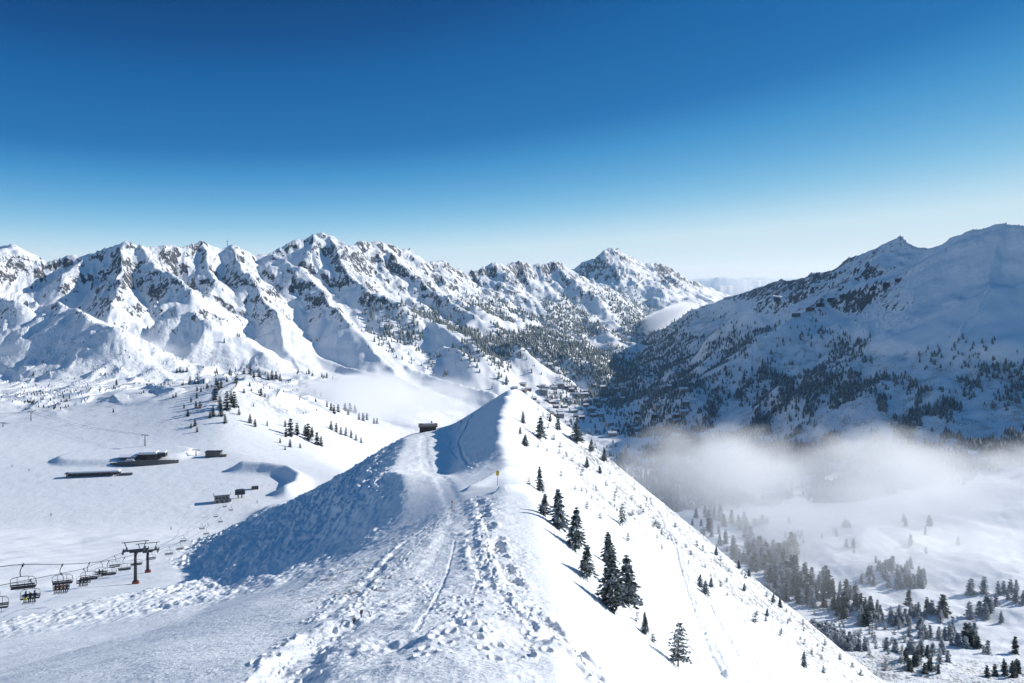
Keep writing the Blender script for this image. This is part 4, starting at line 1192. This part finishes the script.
# bottom station of the lift
s_ = thing('lift_station', stn_p, line_rz, 'grey boxy bottom station of the chairlift beside the frozen lake', 'lift station')
MB().box((-2.5, 4, 2.3), (9.5, 6.5, 5.2)).build('wall', PLASTER, s_)
MB().box((-2.5, 4, 5.05), (10.6, 7.6, .35)).build('roof', DARKSTEEL, s_)
MB().box((-2.5, 4, 5.35), (10, 7, .28), taper=.96).build('roof_snow', ROOFSNOW, s_)
windows(s_, -6.9, 1.9, 4, 3.4, 1.7, 1.5, .7)
windows(s_, -6.9, 1.9, 3, 1.0, 1.8, 1.6, .7)
MB().tube([(2.2, .7, 2), (2.2, .2, 2)], .1).box((0, .68, 2.25), (9.4, .1, .3)).build('fascia', WOOD, s_)
bw = thing('bullwheel_canopy', spot(240, 499), line_rz, 'dark canopy over the turning wheel right of the bottom station', 'lift machinery')
MB().box((0, 0, 4.6), (6.4, 9, 1.3)).box((0, 0, 5.5), (5, 7.4, .6)).build('canopy', DARKSTEEL, bw)
for s in (-1, 1): MB().tube([(s * 1.2, 2.5, -.4), (s * 1.2, 2.5, 4.0)], .4, 8).build('leg', DARKSTEEL, bw)
MB().tube([(0, -1, 3.7), (0, -1, 3.95)], 2.75, 20).build('bullwheel', STEEL, bw)
kb = thing('control_cabin', spot(255, 489), .3, 'small dark cabin up the bank right of the station', 'cabin')
MB().box((0, 0, 1.2), (4.6, 3, 2.6)).build('wall', WOOD, kb); MB().box((0, 0, 2.65), (5.2, 3.6, .3)).build('roof', ROOFSNOW, kb)
windows(kb, -1.8, 1.8, 2, 1.5, .9, .9, -1.55)
# fence posts running up from the station
for k in range(6):
    q = spot(262 + 7 * k, 487 - 1.2 * k)
    tag(MB().tube([(0, 0, -.3), (0, 0, 1.5)], [.1, .07], 6).box((0, 0, 1.35), (.16, .16, .2)).build('fence_post', WOOD), 'thin post in the row leading right from the small cabin', 'post', 'posts leading from the cabin').location = q
# lodge and its terrace on the left
p = spot(140, 462)
ld_ = thing('mountain_lodge', p + Vector((0, 0, 1.0)), .14, 'long dark lodge with snow-heaped roofs and a round platform on the left plain', 'lodge')
MB().box((5, 5, 2.0), (14, 8, 5)).build('wall', WOOD, ld_)
MB().box((5, 5, 4.75), (15, 9, .4)).box((5, 5, 5.45), (14.4, 8.6, 1.1), taper=.86).build('roof', ROOFSNOW, ld_)
windows(ld_, -1.5, 11.5, 5, 2.6, 1.7, 1.7, .92)
an = MB().box((-9.5, 4, 1.3), (12, 7, 3.6)).build('side_wing', GREYWOOD, ld_)
gable(MB(), (-9.5, 4, 3.15), (12, 7), 1.5).build('wing_roof', ROOFSNOW, an)
windows(ld_, -15, -4, 4, 1.6, 1.2, 1.3, .42)
sm = MB().box((15.5, 4.5, 3.4), (6, 6, 3.0)).build('upper_block', DARKSTEEL, ld_)
MB().box((15.5, 4.5, 5.05), (6.6, 6.6, .3)).build('block_roof', STONE, sm)
MB().box((15.5, 4.5, 5.5), (6.2, 6.2, .65), taper=.85).build('block_snow', ROOFSNOW, sm)
MB().box((-.5, -.2, 1.1), (9, 1.2, 2.6)).build('glazed_front', GLASS, ld_)
MB().box((-7, -1.4, .9), (8, 2.6, 1.8), taper=.6).build('snow_heap', ROOFSNOW, ld_)
tw = thing('terrace_wall', spot(139, 465.5), .14, 'curved dark retaining wall along the front of the lodge', 'wall')
mw = MB(); mt = MB(); N_ = 18
def arc(k): 
    u = k / N_ * 2 - 1
    return Vector((u * 25 + 3, 4.5 * u * u - 2 + max(0, u) * 2, 0))
for k in range(N_):
    a, b = arc(k), arc(k + 1); hh_ = 4.0 * (1 - .5 * abs(k / N_ * 2 - 1) ** 2)
    mw.quad([(a.x, a.y - .6, -1.2), (b.x, b.y - .6, -1.2), (b.x, b.y, hh_), (a.x, a.y, hh_)])
    mw.quad([(a.x, a.y, hh_), (b.x, b.y, hh_), (b.x, b.y + .8, hh_ + .05), (a.x, a.y + .8, hh_ + .05)])
    mw.quad([(a.x, a.y + .8, hh_), (a.x, a.y + .8, -1.2), (b.x, b.y + .8, -1.2), (b.x, b.y + .8, hh_)])
    if k % 2 == 0: mt.tube([(a.x, a.y + .3, hh_), (a.x, a.y + .3, hh_ + 1.1)], .08, 5)
mw.build('wall_face', STONE, tw)
rl_ = mt.tube([tuple(arc(k) + Vector((0, .3, 4.0 * (1 - .5 * abs(k / N_ * 2 - 1) ** 2) + 1.1))) for k in range(N_ + 1)], .08, 5).build('railing', WOOD, tw)
for k, (dx, dz) in enumerate(((-34, 0), (-30, .2))):
    pass
gl = thing('parking_gallery', spot(92, 477), .16, 'low dark open-fronted gallery below the lodge, snow lying on top', 'gallery')
MB().box((0, 2.4, 2.9), (38, 5, .5)).build('roof', GREYWOOD, gl)
MB().box((1, 2.6, 3.65), (36, 4.6, 1.1), taper=.94).build('roof_snow', ROOFSNOW, gl)
MB().box((0, 4.4, 1.0), (37, .5, 3.6)).build('rear_wall', STONE, gl)
for k in range(10): MB().box((-17.5 + k * 3.9, .2, 1.1), (.5, .5, 3.2)).build('pillar', STONE, gl)
MB().box((23, 1.5, .9), (9, 2.6, 1.4)).build('retaining_wall', STONE, gl)
# small mid station and pylons
ms = thing('valley_station', spot(213, 457), .05, 'small grey lift building above the shaded lake bank', 'lift station')
MB().box((0, 2, 1.8), (12, 5, 4.2)).build('wall', GREYWOOD, ms)
MB().box((0, 2, 4.1), (13, 6, .5)).build('roof', DARKSTEEL, ms)
windows(ms, -5, 5, 4, 2.2, 1.4, 1.3, -.55)
MB().box((8, 1, .8), (5, 2.5, 2)).build('shed', GREYWOOD, ms)
def pylon(px, py, H, label):
    q = spot(px, py); t = thing('lift_pylon', q, -.2, label, 'lift pylon', 'pylons of the drag lift')
    MB().tube([(0, 0, -.5), (0, 0, H)], [.45, .3], 8).build('pole', DARKSTEEL, t, True)
    MB().box((0, 0, H), (6, .5, .45)).build('crossarm', DARKSTEEL, t)
    for s in (-1, 1): MB().box((s * 2.7, 0, H - .35), (.3, 2.6, .4)).build('sheave_beam', STEEL, t)
    return q + Vector((0, 0, H))
t1 = pylon(145, 446, 9.5, 'tall pylon standing behind the lodge')
t2 = pylon(31, 421, 9, 'pylon alone on the snowfield at the far left')
t3 = pylon(196, 456, 5, 'short pylon beside the small grey lift building')
t4 = pylon(3, 427, 4, 'small pylon at the left border')
for s in (-2.7, 2.7):
    tag(MB().tube([t2 + Vector((-90, -8, -1.5 + s * .1)), t2 + Vector((-40, s * .2, -2.0)), t2 + Vector((s * .2, s, -.2)), (t2 + t1) / 2 + Vector((0, s, -4)), t1 + Vector((s, 0, -.2))], .06, 4).build('lift_cable', ROPE), 'thin cable strung past the pylons above the far left snowfield', 'cable', 'cables of the far left lift')

# avalanche barriers high on the right mountain
bl = ['lowest avalanche barrier at the left end of the dark row', 'second avalanche barrier up the row', 'third avalanche barrier up the row', 'fourth avalanche barrier, just below the gap in the row', 'fifth avalanche barrier, longest of the middle', 'first of the upper three avalanche barriers', 'middle of the upper three avalanche barriers', 'highest avalanche barrier at the right end of the row']
for (px, py), lb in zip(((796,317),(810,311.5),(820,307),(831.5,302),(843.6,298),(875,290),(887,286),(899,282.5)), bl):
    q = spot(px, py, 900)
    t = thing('avalanche_barrier', q, .25, lb, 'snow barrier', 'avalanche barriers on the right mountain')
    w_, h_ = 9.5 / F * q.y, 4.0 / F * q.y
    m_ = MB()
    for k in range(5): m_.box((0, -.15 * k, .6 + h_ * (k + .2) / 5), (w_, .5, h_ * .185))
    m_.build('cross_beams', DARKSTEEL, t)
    for k in range(5):
        x = -w_ / 2 + w_ * k / 4
        MB().tube([(x, .4, -1), (x, -.5, h_)], .25, 5).tube([(x, -3.4, -2), (x, -.4, h_ * .75)], .2, 5).build('post', DARKSTEEL, t)
# summit mast
_c = int(np.searchsorted(cols, 227)); _w = rowslice(1500, 3200); _i = _w.start + int(np.argmin(PYg[_w, _c]))
q = Vector((float(Xg[_i, _c]), float(rows[_i]), float(Z[_i, _c])))
t = thing('summit_mast', q, 0, 'thin antenna mast on the skyline of the left range', 'mast')
MB().tube([(0, 0, -2), (0, 0, 22)], [.9, .4], 6).build('pole', DARKSTEEL, t); MB().box((0, 0, 17), (2.6, 2.6, 3)).build('antenna', STEEL, t)

# signs and markers on the ridge
YEL = plain('yellow_sign', (.75, .52, .03), .5); ORA = plain('orange_plastic', (.75, .16, .03), .5)
q = spot(497.5, 486)
t = thing('piste_sign', q, .3, 'yellow warning board on a thin pole at the crest path', 'sign')
k_ = q.y / F
MB().tube([(0, 0, -.4), (0, 0, 16 * k_)], .05, 6).build('pole', STEEL, t)
MB().box((0, -.06, 13 * k_), (3.2 * k_, .05, 4.6 * k_)).build('board', YEL, t)
for px, py, lb in ((478, 460, 'orange marker pole at the foot of the shaded face'), (452, 512, 'orange marker pole by the trampled ski path')):
    q = spot(px, py)
    t = thing('piste_marker', q, 0, lb, 'marker pole', 'orange piste markers')
    MB().tube([(0, 0, -.3), (0, 0, 1.7)], .035, 6).build('pole', ORA, t); MB().box((0, 0, 1.5), (.22, .04, .22)).build('disc', ORA, t)

# dry plants on the crest
STALK = plain('dry_stalk', (.10, .06, .035), .9)
dl = ['taller dry brown plant left of the ski track', 'short dry brown plant beside the taller one', 'thin single dry stalk right of the two brown plants', 'dark dry tuft further up the left footprints']
for (px, py, hp), lb in zip(((361, 618, 9), (354, 623, 7), (370, 617, 6), (389, 603, 4)), dl):
    q = spot(px, py); hh_ = hp / F * q.y
    t = thing('dry_plant', q, tr_rng.uniform(0, 6), lb, 'dry plant', 'dry plants in the snow')
    r = random.Random(px); st, lf = MB(), MB()
    for k in range(9 if hp > 6 else 4):
        a = r.uniform(0, 6.28); d = r.uniform(.05, .35); H_ = hh_ * r.uniform(.55, 1)
        tip = Vector((math.cos(a) * d * hh_, math.sin(a) * d * hh_, H_))
        st.tube([(0, 0, -.05), tuple(tip * .6 + Vector((0, 0, .02))), tuple(tip)], .007, 4)
        for j in range(6):
            c = tip * r.uniform(.6, 1.05); w = Vector((r.uniform(-1, 1), r.uniform(-1, 1), r.uniform(-1, 1))).normalized() * hh_ * .13; u = w.cross(Vector((.3, .2, 1))).normalized() * hh_ * .07
            lf.quad([c - w, c - u, c + w, c + u])
    st.build('stems', STALK, t); lf.build('dead_leaves', STALK, t)

# ------------------------------------------------------------------ village in the valley
WALLS = [plain('chalet_wall_' + k, c, .85, 0, .15, .3) for k, c in (('cream', (.42, .39, .34)), ('brown', (.14, .09, .06)), ('grey', (.25, .25, .25)))]
protos = []
for k, wm in enumerate(WALLS):
    hs_ = thing('chalet', (0, 0, 0))
    w_, d_, e_ = ((15, 11, 7), (12, 10, 6), (20, 12, 10))[k]
    wb = MB().box((0, 0, e_ / 2 - 1), (w_, d_, e_ + 2))
    for s in (-1, 1): wb.quad([(s * w_ / 2, -d_ / 2, e_), (s * w_ / 2, d_ / 2, e_), (s * w_ / 2, 0, e_ + 2.6)])
    for f_ in range(int(e_ / 3)):
        for j in range(int(w_ / 3)):
            wb.box((-w_ / 2 + 1.5 + j * 3, -d_ / 2 - .03, 1.8 + f_ * 3), (1.3, .1, 1.4), mi=1)
    wb.build('wall', [wm, GLASS], hs_)
    gable(MB(), (0, 0, e_ + .05), (w_, d_), 2.8, 1.0).build('roof', ROOFSNOW, hs_)
    protos.append(hs_)
used = [False] * 3
nh = 0
vr = random.Random(9)
for k in range(900):
    if nh >= 95: break
    px = vr.gauss(565, 42) if k % 3 else vr.uniform(520, 690)
    py = vr.uniform(386, 420) if k % 3 else vr.uniform(400, 440)
    if px < 512 or px > 700 or py < 384 or py > 445: continue
    q = spot(px, py, 700)
    if q.y < 900 or q.y > 3200 or q.z > -200: continue
    i = vr.choice((0, 0, 1, 1, 1, 2))
    o = copy_tree(protos[i]) if used[i] else protos[i]
    used[i] = True
    o.location = q; o.rotation_euler = (0, 0, vr.uniform(-.6, .6))
    tag(o, ('cream chalet with snowy roof among the village houses on the valley floor', 'brown timber chalet with snowy roof among the village houses on the valley floor', 'big grey hotel block with snowy roof in the valley village')[i], 'house', ('cream village chalets', 'brown village chalets', 'grey village blocks')[i])
    nh += 1
# ------------------------------------------------------------------ haze and cloud
def volume_mat(name):
    m = bpy.data.materials.new(name); m.use_nodes = True
    nt = m.node_tree; nt.nodes.clear()
    out = nt.nodes.new('ShaderNodeOutputMaterial')
    vs = nt.nodes.new('ShaderNodeVolumeScatter')
    nt.links.new(vs.outputs[0], out.inputs['Volume'])
    return m, nt, vs
m, nt, vs = volume_mat('thin_blue_haze')
vs.inputs['Color'].default_value = (.42, .72, 1.0, 1)
vs.inputs['Density'].default_value = 2.4e-5
vs.inputs['Anisotropy'].default_value = .2
def box_mesh(name, lo, hi):
    me = bpy.data.meshes.new(name)
    v = [(x, y, z) for x in (lo[0], hi[0]) for y in (lo[1], hi[1]) for z in (lo[2], hi[2])]
    me.from_pydata(v, [], [(0, 1, 3, 2), (4, 6, 7, 5), (0, 4, 5, 1), (2, 3, 7, 6), (0, 2, 6, 4), (1, 5, 7, 3)])
    return me
hz_o = link_mesh('haze', box_mesh('haze', (-45000, -3000, -700), (45000, 60000, 420)), m)
hz_o['kind'] = 'structure'
def fog(name, label, c, r, dens, seed, nscale, lo_=.42, hi_=.62, flat=1.0):
    """a bank of cloud: a lumpy body whose density is broken by noise and fades to the rim"""
    m, nt, vs = volume_mat('cloud_' + str(seed))
    tc = nt.nodes.new('ShaderNodeTexCoord'); geo = nt.nodes.new('ShaderNodeNewGeometry')
    ln = nt.nodes.new('ShaderNodeVectorMath'); ln.operation = 'LENGTH'
    nt.links.new(tc.outputs['Object'], ln.inputs[0])
    fall = ramp(nt, ln.outputs['Value'], 1.0, .25)
    mp = nt.nodes.new('ShaderNodeVectorMath'); mp.operation = 'MULTIPLY'
    nt.links.new(geo.outputs['Position'], mp.inputs[0]); mp.inputs[1].default_value = (1, .8, 1.7)
    ad = nt.nodes.new('ShaderNodeVectorMath'); ad.operation = 'ADD'
    nt.links.new(mp.outputs[0], ad.inputs[0]); ad.inputs[1].default_value = (seed * 310.0, 0, 0)
    nz = noise(nt, ad.outputs[0], nscale, 5, .58)
    v = mathn(nt, 'ADD', nz, mathn(nt, 'MULTIPLY', mathn(nt, 'SUBTRACT', fall, .6), .30))
    d = mathn(nt, 'MULTIPLY', ramp(nt, v, lo_, hi_), mathn(nt, 'MULTIPLY', ramp(nt, fall, 0.0, .35), dens))
    nt.links.new(d, vs.inputs['Density'])
    vs.inputs['Color'].default_value = (.998, .999, 1, 1)
    vs.inputs['Anisotropy'].default_value = .25
    m.cycles.volume_step_rate = .5
    bm = bmesh.new(); bmesh.ops.create_icosphere(bm, subdivisions=3, radius=1.0)
    me = bpy.data.meshes.new(name); bm.to_mesh(me); bm.free()
    o = link_mesh(name, me, m); o.location = c; o.scale = r
    return tag(o, label, 'cloud', kind='stuff')
def fog_at(px, py, y, r, *a, **k): return fog('low_cloud', a[0], tuple(P(px, py, y)), r, *a[1:], **k)
fog_at(860, 496, 830, (350, 210, 92), 'white cloud bank lying in the valley at the foot of the right mountain', .0095, 1, .0095, .40, .66)
fog_at(705, 470, 920, (170, 170, 72), 'left end of the white cloud bank behind the sunny slope', .008, 2, .010, .40, .66)
fog_at(1010, 515, 760, (200, 190, 70), 'right end of the white cloud bank at the right border', .0075, 3, .010, .40, .66)
fog_at(390, 396, 1350, (200, 260, 46), 'thin mist lying in the hollow beyond the knoll', .026, 4, .007, .36, .66)
fog_at(60, 350, 1650, (340, 160, 48), 'veil of mist under the left peaks', .016, 5, .006, .36, .66)
tg = fog_at(664, 318, 3550, (210, 300, 48), 'tongue of cloud pouring over the ridge at the end of the valley', .032, 6, .006, .36, .66)
tg.rotation_euler = (0, math.radians(-26), 0)
fog_at(757, 452, 960, (95, 90, 52), 'torn wisp of cloud rising above the bank before the shaded slope', .008, 7, .013, .40, .66)
fog_at(900, 470, 900, (120, 100, 50), 'middle swell of the cloud bank under the shaded woods', .008, 8, .012, .40, .66)
fog_at(890, 575, 600, (240, 170, 80), 'faint veil of mist over the trees of the lower right valley', .0028, 9, .010, .30, .70)
fog_at(965, 560, 640, (150, 90, 38), 'low wisp drifting over the trees near the right border', .010, 10, .012, .42, .68)
fog_at(790, 532, 700, (120, 80, 34), 'low wisp trailing below the cloud bank beside the slope edge', .009, 11, .013, .42, .68)
